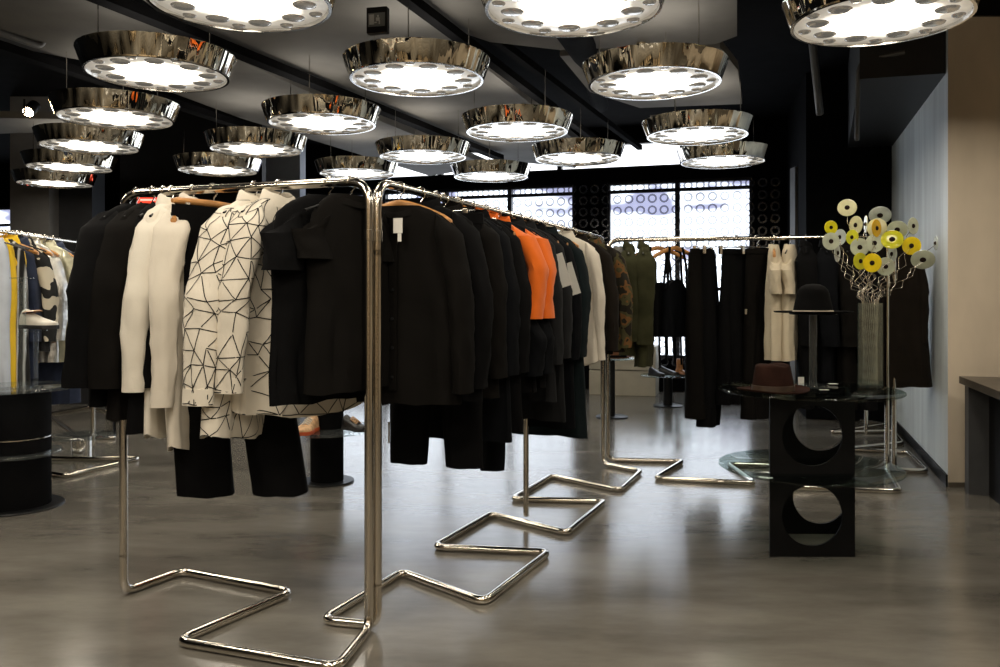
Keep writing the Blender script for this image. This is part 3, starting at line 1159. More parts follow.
GR = 'clothes on the long right rack'
gr = lambda s: RA_ + (RB_ - RA_) * (s / 3.1) + Vector((0, 0, RZ))
aR = D(-20)
garment('shirt', 'black button shirt with open collar and pale neck label beside the corner posts', 'shirt', gr(.16), D(-16), BLK2, dict(L=.74, sw=.225, hem=.25, sl=.62, th=.05, placket=1, r1=.055, bm=CHAR, neck=.085, top=-.072, collar='round', tags=((.03, -.084, -.125, .036, .055, 0, WHITEC, 'neck_label'), (.036, -.083, -.181, .014, .03, 0, WHITEC, 'size_label'))), GR, 'wood', 'wooden hanger inside the black open collar shirt by the corner posts')
garment('trousers', 'black trousers with a short steel zip, hanging below the open collar shirt', 'trousers', gr(.47), D(-18), BLK, dict(kind='trousers', L=1.02, hw=.19, legw=.095, hemw=.080, spread=.028, tags=((-.185, -.062, -.93, .008, .09, 0, STEEL, 'zip'),)), GR, 'clip', 'clip hanger of the black trousers with the zip')
garment('jacket', 'black jacket with brass snaps behind the open collar shirt', 'jacket', gr(.33), aR, BLK, dict(L=.76, sw=.225, hem=.265, sl=.64, th=.06, snap=((.22, -.075, -.70), (.245, -.06, -.655))), GR, 'metal', 'hanger of the black jacket with brass snaps')
garment('trousers', 'straight black trousers just right of the pair with the zip', 'trousers', gr(.98), D(-72), BLK3, dict(kind='trousers', L=1.12, hw=.17, legw=.095, hemw=.09, spread=.005), GR, 'clip', 'clip hanger of the straight black trousers')
garment('jacket', 'plain black jacket, third top from the corner on the right rack', 'jacket', gr(.54), aR, BLK2, dict(L=.78, sw=.215, hem=.25, sl=.62, th=.055), GR, 'wood', 'wooden hanger of the third black top from the corner')
garment('coat', 'black coat, left one of two before the orange jackets', 'coat', gr(.68), aR, BLK3, dict(L=.98, sw=.21, hem=.25, sl=.62, th=.055, collar='stand'), GR, 'metal', 'hanger of the left black coat before the orange jackets')
garment('coat', 'black coat hanging directly in front of the orange jackets', 'coat', gr(.82), aR, BLK, dict(L=.96, sw=.21, hem=.25, sl=.62, th=.055), GR, 'wood', 'wooden hanger with the black coat directly before the orange jackets')
ORJ = dict(L=.80, sw=.215, hem=.25, sl=.39, sl2=.28, sm=ORANGE, sm2=BLK3, th=.055, r0=.085, r1=.060, cm=ORANGE, collar='stand', out=.04)
garment('jacket', 'black jacket with bright orange upper sleeves, nearer of the two', 'jacket', gr(.98), aR, BLK, ORJ, GR, 'wood', 'wooden hanger of the nearer orange sleeved jacket')
garment('jacket', 'black jacket with bright orange upper sleeves, farther of the two', 'jacket', gr(1.13), aR, BLK, ORJ, GR, 'metal', 'hanger of the farther orange sleeved jacket')
garment('coat', 'long black coat directly behind the orange sleeved jackets', 'coat', gr(1.28), aR, CHAR, dict(L=.88, sw=.215, hem=.25, sl=.62), GR, 'metal', 'hanger of the coat directly behind the orange jackets')
TG = lambda x, z: ((x, -.088, z, .06, .17, -.30, WHITEC, 'swing_tag'),)
garment('coat', 'charcoal coat with a pale card tag, nearer of the two tagged coats', 'coat', gr(1.44), aR, CHAR, dict(L=1.0, sw=.21, hem=.25, sl=.60, tags=TG(.225, -.20)), GR, 'wood', 'wooden hanger of the nearer coat with a pale card tag')
garment('coat', 'dark charcoal coat with a pale card tag, farther of the two tagged coats', 'coat', gr(1.60), aR, BLK3, dict(L=1.06, sw=.21, hem=.25, sl=.62, tags=TG(.225, -.24)), GR, 'wood', 'wooden hanger of the farther coat with a pale card tag')
garment('coat', 'long dark teal coat reaching lowest between tagged coats and cream shirt', 'coat', gr(1.80), aR, TEAL, dict(L=1.14, sw=.20, hem=.26, sl=.62), GR, 'wood', 'wooden hanger of the long dark teal coat')
garment('shirt', 'cream shirt near the far end of the long right rack', 'shirt', gr(2.12), aR, CREAM, dict(SH, L=.74, sw=.215), GR, 'metal', 'hanger of the cream shirt near the far end of the right rack')
garment('jacket', 'brown black jacket with shaggy collar behind the cream shirt', 'jacket', gr(2.40), aR, BROWNB, dict(L=.72, sw=.215, hem=.25, sl=.62, th=.06), GR, 'wood', 'wooden hanger of the brown black jacket behind the cream shirt')
garment('jacket', 'camouflage jacket at the far end of the long right rack', 'jacket', gr(2.72), aR, CAMO, dict(L=.72, sw=.225, hem=.26, sl=.62, th=.06), GR, 'metal', 'hanger of the camouflage jacket')

GB = 'clothes on the back rack'
gb = lambda px: on_line(px, BA, BB)
garment('t_shirt', 'grey T-shirt beside the camouflage jacket at the left end of the back rack', 't-shirt', gb(619), D(76), GREYT, dict(L=.66, sw=.19, hem=.21, sl=.24, r0=.07, r1=.07, out=.02, flat=1, collar='round'), GB, 'metal', 'hanger of the grey T-shirt on the back rack')
garment('jacket', 'olive green jacket, left one of two on the back rack', 'jacket', gb(629), D(80), OLIVE, dict(L=.78, sw=.19, hem=.20, sl=.60, th=.06), GB, 'metal', 'hanger of the left olive jacket')
garment('jacket', 'olive green jacket in front of the window, right one of two', 'jacket', gb(644), D(78), OLIVE, dict(L=.86, sw=.19, hem=.20, sl=.62, th=.06), GB, 'metal', 'hanger of the right olive jacket')
garment('camisole', 'black strappy top with hanging ties, left one of two', 'top', gb(658), D(10), BLK, dict(kind='straps', L=.34, hw=.11, hem=.13, z0=-.36, fringe=5), GB, 'wood', 'wooden hanger of the left black strappy top')
garment('camisole', 'black strappy top with hanging ties, beside the black trousers', 'top', gb(675), D(30), BLK3, dict(kind='straps', L=.36, hw=.10, hem=.12, z0=-.34, fringe=4), GB, 'wood', 'wooden hanger of the right black strappy top')
garment('trousers', 'long black trousers on the back rack, left one of the adjoining pair', 'trousers', gb(696), D(72), BLK2, dict(kind='trousers', L=1.18, hw=.13, legw=.10, hemw=.11, spread=.01, th=.045), GB, 'clip', 'clip hanger of the left long trousers on the back rack')
garment('trousers', 'long black trousers on the back rack, right one reaching lowest', 'trousers', gb(708), D(66), BLK, dict(kind='trousers', L=1.24, hw=.11, legw=.075, hemw=.085, spread=.01, th=.045), GB, 'clip', 'clip hanger of the right long trousers on the back rack')
CH = dict(kind='skirt', L=1.08, hw=.115, hem=.16)
garment('skirt', 'long black skirt with a hanging chain, right of the window gap', 'skirt', gb(736), D(20), BLK, dict(CH, tags=((.04, -.095, -.16, .012, .36, 0, STEEL, 'chain'), (.03, -.10, -.50, .06, .035, 0, STEEL, 'buckle'))), GB, 'clip', 'clip hanger of the black skirt with the chain')
garment('skirt', 'long black skirt hanging directly left of the beige T-shirts', 'skirt', gb(757), D(25), BLK2, dict(CH, L=1.18, hw=.095, hem=.125), GB, 'clip', 'clip hanger of the black skirt beside the beige T-shirts')
TB = dict(L=.80, sw=.17, hem=.17, sl=.27, r0=.07, r1=.065, out=.02, flat=1, collar='round', th=.06)
garment('t_shirt', 'long beige T-shirt on the back rack, left one of two', 't-shirt', gb(774), D(72), BEIGE, TB, GB, 'wood', 'wooden hanger of the left beige T-shirt')
garment('t_shirt', 'long beige T-shirt on the back rack, right one of two', 't-shirt', gb(790), D(62), BEIGE, TB, GB, 'metal', 'hanger of the right beige T-shirt')
LB_ = dict(L=1.12, sw=.17, hem=.22, sl=.62, th=.06)
garment('coat', 'long black coat directly right of the beige T-shirts', 'coat', gb(806), D(70), BLK, LB_, GB, 'metal', 'hanger of the long black coat right of the beige T-shirts')
garment('coat', 'long black coat behind the black hat', 'coat', gb(826), D(70), BLK3, dict(LB_, sw=.2), GB, 'metal', 'hanger of the long black coat behind the black hat')
garment('coat', 'long black coat left of the flower vase', 'coat', gb(846), D(70), BLK2, dict(LB_, sw=.2), GB, 'metal', 'hanger of the long black coat left of the vase')
garment('coat', 'long black coat behind the flower vase', 'coat', gb(866), D(70), BLK, dict(LB_, sw=.2), GB, 'metal', 'hanger of the long black coat behind the vase')
GW = 'clothes along the blue grey wall'
gw = lambda s: WA + (WB2 - WA).normalized() * s + Vector((0, 0, RZ))
for s, lab, hl, L_ in ((.05, 'dark brown coat nearest the viewer beside the blue grey wall', 'hanger of the nearest dark brown coat by the wall', .98),
                       (.30, 'dark brown coat behind the nearest one beside the blue grey wall', 'hanger of the second dark brown coat by the wall', .96)):
    garment('coat', lab, 'coat', gw(s), D(-17), BROWNB, dict(L=L_, sw=.17, hem=.245, sl=.60, out=.02, r0=.06, r1=.045, th=.07, amp=.025), GW, 'metal', hl)

GF = 'clothes on the far left rack'
gf = lambda s: FA + (FB - FA).normalized() * s + Vector((0, 0, RZ))
TF = dict(L=1.05, sw=.19, hem=.2, sl=.58, th=.05)
far = [(.22, 'dress', 'pale blue dress at the left edge of the photo', 'dress', PALEBL, dict(TF, sw=.10, hem=.12, sl=0, collar='round'), 'metal'),
       (.27, 'dress', 'yellow dress behind the pale blue one at the left edge', 'dress', YELLOW, dict(TF, sw=.11, hem=.13, sl=0, collar='round'), 'metal'),
       (.33, 'dress', 'sheer black striped dress on the far left rack', 'dress', STRIPE, dict(TF, sw=.14, hem=.19, sl=0, collar='round', L=1.15), 'metal'),
       (.37, 'shirt', 'yellow shirt behind the sheer striped dress', 'shirt', YELLOW, dict(TF, L=.42, sw=.09, hem=.10, sl=.2, out=.005), 'wood'),
       (.49, 'jacket', 'navy jacket between the yellow shirt and the patterned sweater', 'jacket', NAVY, dict(TF, L=.9, sw=.12, hem=.15, out=.01), 'metal'),
       (.55, 'sweater', 'black and cream patterned sweater on the far left rack', 'sweater', PATCH, dict(TF, L=.72, sw=.17, out=.03), 'wood'),
       (.64, 'jacket', 'shiny silver jacket on the far left rack', 'jacket', SILVER, dict(TF, L=.80, sw=.19, hem=.21), 'wood'),
       (.86, 'jacket', 'shiny olive silver jacket farthest along the far left rack', 'jacket', SILVG, dict(TF, L=.82, sw=.20, hem=.22), 'wood'),
       (.98, 'coat', 'long navy coat under the silver jackets', 'coat', NAVY, dict(TF, L=1.12, sw=.17, hem=.20, out=.02), 'metal')]
for s, nm, lab, ct, m_, sp, hk in far:
    garment(nm, lab, ct, gf(s), D(4), m_, sp, GF, hk, 'hanger of the ' + lab[:1].lower() + lab[1:])

# ------------------------------------------------------------------ black plinth table with glass discs, hats, vase, flowers
TX, TY, TW = 1.4425, 3.785, .393


def holed_panel(w, h, holes, th, ax, seg=40):
    """upright panel with round holes; quads between each hole and its own square cell"""
    mb = MB()
    cells = []
    n = len(holes)
    ys = [0] + [(holes[i][1] + holes[i + 1][1]) / 2 for i in range(n - 1)] + [h]
    for i, (cx, cz, r) in enumerate(holes):
        z0, z1 = ys[i], ys[i + 1]
        for k in range(seg):
            for face in (0, 1):
                vs = []
                for kk in (k, k + 1):
                    a = 2 * PI * kk / seg
                    c, s = math.cos(a), math.sin(a)
                    tx = (w / 2 - cx) / c if c > 1e-9 else ((-w / 2 - cx) / c if c < -1e-9 else 1e9)
                    tz = (z1 - cz) / s if s > 1e-9 else ((z0 - cz) / s if s < -1e-9 else 1e9)
                    tt = min(tx, tz)
                    vs.append((Vector((cx + r * c, 0, cz + r * s)), Vector((cx + tt * c, 0, cz + tt * s))))
                off = Vector((0, th * face, 0))
                a0, b0 = vs[0][0] + off, vs[0][1] + off
                a1, b1 = vs[1][0] + off, vs[1][1] + off
                mb.add([a0, b0, b1, a1], [(0, 1, 2, 3)])
            a = 2 * PI * k / seg
            b = 2 * PI * (k + 1) / seg
            p = Vector((cx + r * math.cos(a), 0, cz + r * math.sin(a)))
            q = Vector((cx + r * math.cos(b), 0, cz + r * math.sin(b)))
            e = Vector((0, th, 0))
            mb.add([p, q, q + e, p + e], [(0, 1, 2, 3)])
        # corners of the cell that the ray fan cuts off
        for sx in (-1, 1):
            for zc, sz in ((z0, -1), (z1, 1)):
                ca = math.atan2(zc - cz, sx * w / 2 - cx) % (2 * PI)
                k = int(ca / (2 * PI / seg))
                pts = []
                for kk in (k, k + 1):
                    a = 2 * PI * kk / seg
                    c, s = math.cos(a), math.sin(a)
                    tx = (w / 2 - cx) / c if c > 1e-9 else (-w / 2 - cx) / c
                    tz = (z1 - cz) / s if s > 1e-9 else (z0 - cz) / s
                    tt = min(tx, tz)
                    pts.append(Vector((cx + tt * c, 0, cz + tt * s)))
                for face in (0, 1):
                    off = Vector((0, th * face, 0))
                    mb.add([pts[0] + off, pts[1] + off, Vector((sx * w / 2, 0, zc)) + off], [(0, 1, 2)])
    for (a, b) in (((-w / 2, 0), (w / 2, 0)), ((w / 2, 0), (w / 2, h)), ((w / 2, h), (-w / 2, h)), ((-w / 2, h), (-w / 2, 0))):
        p, q = Vector((a[0], 0, a[1])), Vector((b[0], 0, b[1]))
        e = Vector((0, th, 0))
        mb.add([p, q, q + e, p + e], [(0, 1, 2, 3)])
    if ax:
        mb.v = [(-(Vector(v).y), Vector(v).x, Vector(v).z) for v in mb.v]
    return mb


TCX = Vector((1.515, 3.975, 0))
tb = thing('display_table', 'black plinth table with round cut-outs and two smoked glass discs', 'table', TCX, 0)
HT = .742
PT = .012
HZ = [(0, .19, .140), (0, .56, .140)]
HB = [(.04, .19, .140), (.04, .56, .140)]
for ax, w_, (x_, y_), rz_, hz_ in ((0, .393, (1.4425, 3.785), 0, HZ), (0, .385, (1.585, 4.155), 0, HB), (1, .376, (1.336, 3.976), -D(19.8), HZ), (1, .376, (1.695, 3.976), -D(19.8), HZ)):
    o = holed_panel(w_, HT, hz_, PT, ax).build('side_panel', BLACKPAINT, tb, smooth=False)
    o.location = (x_ - TCX.x, y_ - TCX.y, 0)
    o.rotation_euler = (0, 0, rz_)


def glass_disc(r, th, z, cx, cy, parent, m, name='glass_disc', hole=False):
    mb = MB()
    mb.lathe([(1e-7, 0), (r - .004, 0), (r, .003), (r, th - .003), (r - .004, th), (1e-7, th)], 72, c=(cx, cy, z))
    return mb.build(name, m, parent)


goff = Vector((1.50, 3.98, 0)) - TCX
glass_disc(.425, .012, HT + .001, goff.x, goff.y, tb, GLASS)
glass_disc(.425, .012, .372, goff.x, goff.y, tb, GLASS)
TOPZ = HT + .0135

# brown fedora
def hat(name, label, loc, rotz, brim, crown_r, crown_h, m, bandm, tilt=0, curl=.012, bandlabel=None, bandh=.030, dent=1.0, sh=.86):
    t = thing(name, label, 'hat', loc, rotz)
    mb = MB()
    rings = []
    N = 48
    for (rf, z) in ((1.0, .004), (.97, 0), (.8, 0), (.66, .001)):
        ring = []
        for i in range(N):
            a = 2 * PI * i / N
            r = crown_r * .9 + (brim - crown_r * .9) * (rf - .6) / .4
            lift = curl * (abs(math.cos(a)) ** 2) * max(0, (rf - .7) / .3)
            ring.append(Vector((r * math.cos(a), r * .9 * math.sin(a), z + lift)))
        rings.append(ring)
    mb.loft(rings)
    rings2 = []
    for r in rings:
        rings2.append([v + Vector((0, 0, .004)) for v in r])
    mb.loft(rings2)
    mb.loft([rings[0], rings2[0]])
    mb.build('brim', m, t)
    cr = []
    for s in [k / 16 for k in range(17)]:
        ang = s * PI / 2
        if s < .7:
            r = crown_r * (1 - .15 * (s / .7) ** 1.3)
            z = crown_h * (s / .7) * sh
        else:
            q = (s - .7) / .3
            r = crown_r * .85 * math.cos(q * PI / 2) ** .8 if q < 1 else 1e-6
            z = crown_h * (sh + (1 - sh) * math.sin(q * PI / 2))
        ring = []
        for i in range(N):
            a = 2 * PI * i / N
            x, y = max(r, 1e-5) * math.cos(a), max(r, 1e-5) * .9 * math.sin(a)
            dz = -.30 * dent * crown_h * math.exp(-(x / (crown_r * .28)) ** 2) * max(0, (s - .55) / .45) * (.6 + .4 * y / crown_r)
            pinch = .14 * dent * math.exp(-((abs(a - 1.5 * PI) - .6) / .35) ** 2) * max(0, (s - .3))
            ring.append(Vector((x * (1 - pinch), y * (1 - pinch), .003 + z + dz)))
        cr.append(ring)
    MB().loft(cr).build('crown', m, t)
    b = MB()
    b.loft([[Vector(((crown_r + e) * math.cos(2 * PI * i / N), (crown_r + e) * .9 * math.sin(2 * PI * i / N), z)) for i in range(N)] for z, e in ((.004, .001), (.005, .003), (bandh, .002), (bandh + .001, 0))])
    o = b.build('hat_band', bandm, t)
    if bandlabel:
        o['label'] = bandlabel
    return t


fx = at(773, 388, 3.84)
hat('fedora', 'brown felt fedora lying on the smoked glass table top', (fx.x, fx.y, TOPZ + .0035), .5, .172, .100, .132, BROWNF, BAND, bandlabel='light brown ribbon band')
bxp = at(813, 312, 4.05)
st = thing('hat_stand', 'clear acrylic riser under the black hat on the glass table', 'stand', (bxp.x, bxp.y, TOPZ))
ph = bxp.z - TOPZ
MB().lathe([(.070, 0), (.072, .003), (.072, .009), (.07, .012)], 32).build('base', ACRYL, st)
MB().lathe([(.018, .0125), (.018, ph - .013)], 24).build('tube', ACRYL, st)
MB().lathe([(.11, ph - .0125), (.112, ph - .008), (.11, ph - .004)], 40).build('plate', BLACKMETAL, st)
hat('wide_brim_hat', 'black flat brimmed hat on the clear riser beside the vase', (bxp.x, bxp.y, bxp.z - .003), .1, .188, .095, .14, BLACKF, mat('cream_ribbon', (.6, .52, .4), rough=.7, var=.1), curl=0, bandlabel='thin cream band round the crown', bandh=.010, dent=0, sh=.52)
for (px, py, w, lab) in ((801, 385, .03, 'small white price card beside the brown fedora'), (833, 384, .045, 'small white price card under the clear riser'), (824, 390, .04, 'small white price card at the front of the glass top')):
    d = (CAMZ - TOPZ) * F / (py - HY)
    p = vz(px, d)
    M = Matrix.Translation((p.x, p.y, TOPZ + .0005))
    c = MB().box((-w / 2, -.012, 0), (w / 2, .012, .0015))
    if px == 801:
        c = MB()
        c.box((-w / 2, -.001, 0), (w / 2, .001, .04))
    o = c.build('price_card', WHITEC, smooth=False)
    o.location = (p.x, p.y, TOPZ + .0005)
    tag(o, lab, 'price card', 'price cards on the glass table')

# vase
VD = 4.06
vx = at(870, 388, VD)
vs = thing('vase', 'tall square clear glass vase full of wire stemmed disc flowers', 'vase', (vx.x, VD, TOPZ), -.40)
hw, vh, vt = .056, .415, .006
vm = MB()
vm.box((-hw, -hw, 0), (hw, hw, .014))
for (lo, hi) in (((-hw, -hw, .014), (hw, -hw + vt, vh)), ((-hw, hw - vt, .014), (hw, hw, vh)), ((-hw, -hw + vt, .014), (-hw + vt, hw - vt, vh)), ((hw - vt, -hw + vt, .014), (hw, hw - vt, vh))):
    vm.box(lo, hi)
vm.build('vase_body', VASEG, vs, smooth=False)
fcol = {'pale': (.86, .82, .48), 'yel': (.85, .76, .02), 'grey': (.68, .73, .56), 'yg': (.76, .74, .04), 'clear': (.66, .72, .70), 'org': (.90, .55, .03), 'gold': (.95, .70, .02)}
fm = {k: mat('flower_glass_' + k, c, rough=.12, trans=.12, var=.18, scale=18, coat=.3, ior=1.35) for k, c in fcol.items()}
DARKC = mat('dark_flower_centre', (.02, .012, .01), rough=.8, var=.3, spec=.1)
WIRE = mat('flower_wire', (.62, .58, .50), rough=.25, metal=1, var=.1)
FLOW = [
    (262, 98, 48, 46, 'pale', 'pale cream disc flower standing highest in the bouquet'),
    (172, 208, 32, 36, 'yel', 'small yellow disc flower at the far left of the bouquet'),
    (310, 195, 32, 48, 'pale', 'pale yellow disc flower turned sideways below the highest one'),
    (172, 285, 42, 46, 'grey', 'grey green disc flower at the left edge of the bouquet'),
    (222, 262, 30, 42, 'clear', 'clear disc flower touching the grey one at the left edge'),
    (207, 350, 14, 48, 'clear', 'clear disc flower seen almost edge-on at the lower left'),
    (290, 262, 30, 40, 'yg', 'yellow green disc flower below the pale sideways one'),
    (332, 318, 46, 48, 'grey', 'grey green disc flower left of the middle of the bouquet'),
    (366, 190, 8, 46, 'pale', 'pale yellow disc flower seen edge-on near the top'),
    (445, 140, 55, 42, 'clear', 'big clear glossy disc flower at the top right of the bouquet'),
    (428, 210, 48, 50, 'pale', 'large pale disc flower behind the orange one'),
    (425, 212, 22, 46, 'org', 'orange disc flower turned sideways near the top'),
    (415, 295, 45, 48, 'grey', 'grey green disc flower in the very middle of the bouquet'),
    (540, 220, 50, 45, 'grey', 'grey green disc flower peeping over the big yellow green one'),
    (512, 275, 55, 50, 'yg', 'big yellow green disc flower right of the middle'),
    (335, 395, 33, 45, 'yg', 'yellow green disc flower behind the golden one at the bottom'),
    (402, 405, 45, 50, 'gold', 'golden yellow disc flower low in front of the bouquet'),
    (475, 425, 45, 48, 'grey', 'grey green disc flower lowest, right of the golden one'),
    (512, 355, 22, 45, 'clear', 'clear disc flower under the big yellow green one'),
    (628, 200, 25, 45, 'grey', 'grey green disc flower turned sideways at the upper right'),
    (620, 310, 45, 48, 'gold', 'golden disc flower seen through a clear one at the right'),
    (683, 387, 58, 48, 'grey', 'wide grey green disc flower at the lower right'),
    (755, 295, 10, 38, 'clear', 'clear disc flower seen edge-on at the far right'),
]
rnd = random.Random(3)
FDEP = {14: -.13, 16: -.13, 11: -.10, 12: -.08, 10: -.05, 15: -.07, 17: -.09, 7: -.05, 21: -.06, 3: -.04, 1: 0, 13: .02, 20: -.02, 9: .06, 8: .03, 18: -.04, 6: -.02, 2: .0, 0: .04}
for i, (cx, cy, rx, ry, ck, lab) in enumerate(FLOW):
    d = VD + FDEP.get(i, (i % 5) * .03) + rnd.uniform(-.004, .004)
    c = at(800 + cx * .18, 190 + cy * .18, d)
    R = max(rx, ry) * .19 / F * d
    ia = 2 * PI * i / len(FLOW)
    foot = Vector((vx.x + .034 * math.cos(ia), VD + .034 * math.sin(ia), TOPZ + .018))
    lip = Vector((vx.x + .038 * math.cos(ia + .9), VD + .038 * math.sin(ia + .9), TOPZ + vh + .01))
    t = thing('disc_flower', lab, 'flower', foot, 0, 'glass disc flowers in the vase')
    pts = [Vector((0, 0, 0)), lip - foot]
    nz_ = 7
    a0 = lip - foot
    e0 = c - foot - Vector((0, 0, R * .2))
    dirv = (e0 - a0)
    sd = Vector((1, .3, 0)).normalized()
    for k in range(1, nz_ + 1):
        s = k / (nz_ + 1)
        b = a0 + dirv * s + Vector((0, 0, -.03 * math.sin(s * PI)))
        wv = .016 * (-1) ** k * rnd.uniform(.6, 1.2)
        pts.append(b + sd * wv)
        pts.append(b + sd * wv + Vector((0, 0, .012)))
    pts.append(e0)
    pts.append(c - foot + Vector((0, .004, 0)))
    MB().tube(bend(pts, .006, 2), .0014, 6).build('stem', WIRE, t)
    ratio = min(rx, ry) / max(rx, ry)
    tilt = math.acos(min(1, ratio))
    sg = 1 if i % 2 else -1
    axis = 'Z' if rx < ry else 'X'
    view = math.atan2(-c.x, c.y)
    M = Matrix.Translation(c - foot) @ Matrix.Rotation(view, 4, 'Z') @ Matrix.Rotation(tilt * sg, 4, axis) @ Matrix.Rotation(PI / 2, 4, 'X')
    ri = R * .24
    MB().lathe([(ri, -.0018), (R * .97, -.0022), (R, -.001), (R, .001), (R * .97, .0022), (ri, .0018), (ri, -.0018)], 32, M, caps=False).build('petal_disc', fm[ck], t)
    MB().lathe([(1e-6, .010), (ri * .8, .007), (ri * 1.12, .003), (ri * 1.12, -.003), (ri * .8, -.007), (1e-6, -.010)], 18, M).build('centre', DARKC, t)

# ------------------------------------------------------------------ counter at the right edge
cc = at(959, 376, 5.08)
CT = mat('counter_top_stain', (.060, .050, .038), rough=.35, var=.3, scale=8)
CS = mat('counter_side_grey', (.055, .056, .058), rough=.5, var=.2)
ct = thing('counter', 'dark sales counter at the right edge in front of the beige pillar', 'counter', (cc.x, cc.y, 0), -D(17))
zt = cc.z
MB().box((0, -2.2, zt - .045), (.9, 0, zt)).build('counter_top', CT, ct, smooth=False, bevel=.003)
MB().box((.03, -.10, 0), (.87, -.01, zt - .046)).build('end_panel', CS, ct, smooth=False)
MB().box((.14, -2.18, 0), (.87, -.101, zt - .046)).build('cabinet_body', BLACKPAINT, ct, smooth=False)

# ------------------------------------------------------------------ pedestals with acrylic discs, shoes
def shoe(name, label, loc, rotz, L, upper, sole, cat='shoe', group=None, shaft=0, lace=None, tilt=0):
    t = thing(name, label, cat, loc, rotz, group)
    prof = [(0, .30, .55), (.06, .36, .62), (.2, .34, .50), (.38, .34, .40), (.55, .40, .30), (.72, .46, .22), (.88, .42, .17), (.97, .28, .13), (1.0, .08, .10)]
    rings, sr = [], []
    for s, w, h in prof:
        y = -s * L
        ww, hh = w * L * .5, h * L * .62
        rings.append([Vector((ww * sup(math.cos(a), .8), y, .022 * L / .27 + (hh if math.sin(a) > 0 else 0) * sup(max(0, math.sin(a)), .7))) for a in [2 * PI * k / 20 for k in range(20)]])
        sr.append([Vector((ww * 1.07 * x, y * 1.015 + .002, z * L / .27)) for x, z in ((-1, 0.001), (1, 0.001), (1.02, .014), (.98, .026), (-.98, .026), (-1.02, .014))])
    MB().loft(rings, True, True).build('upper', upper, t)
    MB().loft(sr, True, True).build('sole', sole, t, smooth=False)
    if shaft:
        sh = []
        for q in range(6):
            z = L * .3 + shaft * q / 5
            sh.append([Vector((L * .155 * math.cos(a), -L * .19 + L * .2 * math.sin(a), z)) for a in [2 * PI * k / 20 for k in range(20)]])
        MB().loft(sh, True, True).build('shaft', upper, t)
    if lace:
        for q in range(4):
            y = -L * (.36 + .085 * q)
            z = L * .62 * (.42 - .055 * q) + .026
            MB().tube([(-L * .1, y, z - .012), (0, y - .003, z + .006), (L * .1, y, z - .012)], .0055, 6).build('lace', lace, t)
    return t


RUB = mat('orange_red_rubber', (.55, .10, .03), rough=.5, var=.2)
TANC = mat('tan_canvas', (.62, .38, .20), rough=.8, var=.3, scale=30)
WSOLE = mat('white_rubber', (.62, .58, .5), rough=.5, var=.1)
DSOLE = mat('dark_rubber', (.02, .02, .02), rough=.6, var=.2)
BLEA = mat('black_leather', (.014, .014, .014), rough=.35, var=.2)

mp_ = fl(327, 481.6)
pd = thing('pedestal', 'low black round pedestal with a clear disc shelf behind the front left rack', 'pedestal', (mp_.x, mp_.y, 0))
MB().lathe([(.174, 0), (.174, .008), (.17, .012)], 48).build('base', BLACKMETAL, pd)
MB().lathe([(.106, .012), (.106, .46), (.10, .465)], 40).build('column', MATTE, pd)
MB().lathe([(.1065, .333), (.30, .333), (.304, .337), (.304, .347), (.30, .351), (.1065, .351), (.1065, .333)], 64, c=(.0, 0, 0)).build('shelf', ACRYL, pd)
SZ = .3525
shoe('sneaker', 'tan lace-up sneaker with orange red sole on the low pedestal shelf', (mp_.x - .065, mp_.y - .10, SZ), -.12, .235, TANC, RUB, lace=WSOLE)
shoe('sandal', 'black and tan shoe at the right of the low pedestal shelf', (mp_.x + .13, mp_.y - .06, SZ), .9, .2, BLEA, DSOLE, lace=TANC)

lp = fl(16, 506)
pe = thing('pedestal', 'tall black round pedestal with clear disc shelves at the left edge', 'pedestal', (lp.x, lp.y, 0))
MB().lathe([(.25, 0), (.25, .006), (.245, .011)], 56).build('base', BLACKMETAL, pe)
MB().lathe([(.18, .011), (.18, .665), (.176, .67)], 48).build('column', MATTE, pe)
glass_disc(.305, .016, .671, 0, 0, pe, ACRYL, 'shelf')
MB().lathe([(.1805, .30), (.235, .30), (.238, .304), (.238, .314), (.235, .318), (.1805, .318), (.1805, .30)], 56).build('shelf', ACRYL, pe)
MB().lathe([(.1804, .395), (.1825, .396), (.1825, .402), (.1804, .403)], 56).build('ring', STEEL, pe)
tz = .6885


def riser(x, y, h, r, label, plate=.07):
    s = thing('shoe_riser', label, 'stand', (x, y, tz), 0, 'clear risers on the tall pedestal')
    MB().lathe([(r * 2.2, 0), (r * 2.2, .008)], 24).build('base', ACRYL, s)
    MB().lathe([(r, .0085), (r, h - .0085)], 20).build('rod', ACRYL, s)
    MB().lathe([(plate, h - .008), (plate + .001, h - .004), (plate, h)], 32).build('plate', ACRYL, s)
    return s


rh = at(36, 330, 4.62)
riser(rh.x, 4.62, rh.z - tz, .012, 'clear rod riser holding the white and tan shoe', .06)
riser(at(22, 0, 4.58).x, 4.58, .62, .02, 'thick clear tube riser left of the white and tan shoe', .06)
sh = shoe('shoe', 'white shoe with tan leather inside, raised on the clear rod', (rh.x - .085, 4.66, rh.z + .006), 1.15, .24, mat('white_leather', (.62, .58, .5), rough=.4, var=.15), DSOLE)
MB().lathe([(1e-6, .004), (.035, .003), (.045, -.004)], 20, Matrix.Translation((0, -.06, .098)) @ Matrix.Scale(1.5, 4, (0, 1, 0)) @ Matrix.Rotation(-.2, 4, 'X')).build('lining', TANL, sh)['label'] = 'tan leather lining'

# glass table on the floor far left, and display tables at the back
gt = thing('low_table', 'low round clear table standing among the far left rack feet', 'table', (fl(82, 455).x, fl(82, 455).y, 0))
glass_disc(.24, .014, .14, 0, 0, gt, ACRYL, 'table_top')
MB().lathe([(.07, 0), (.07, .14)], 24).build('column', STEEL, gt)


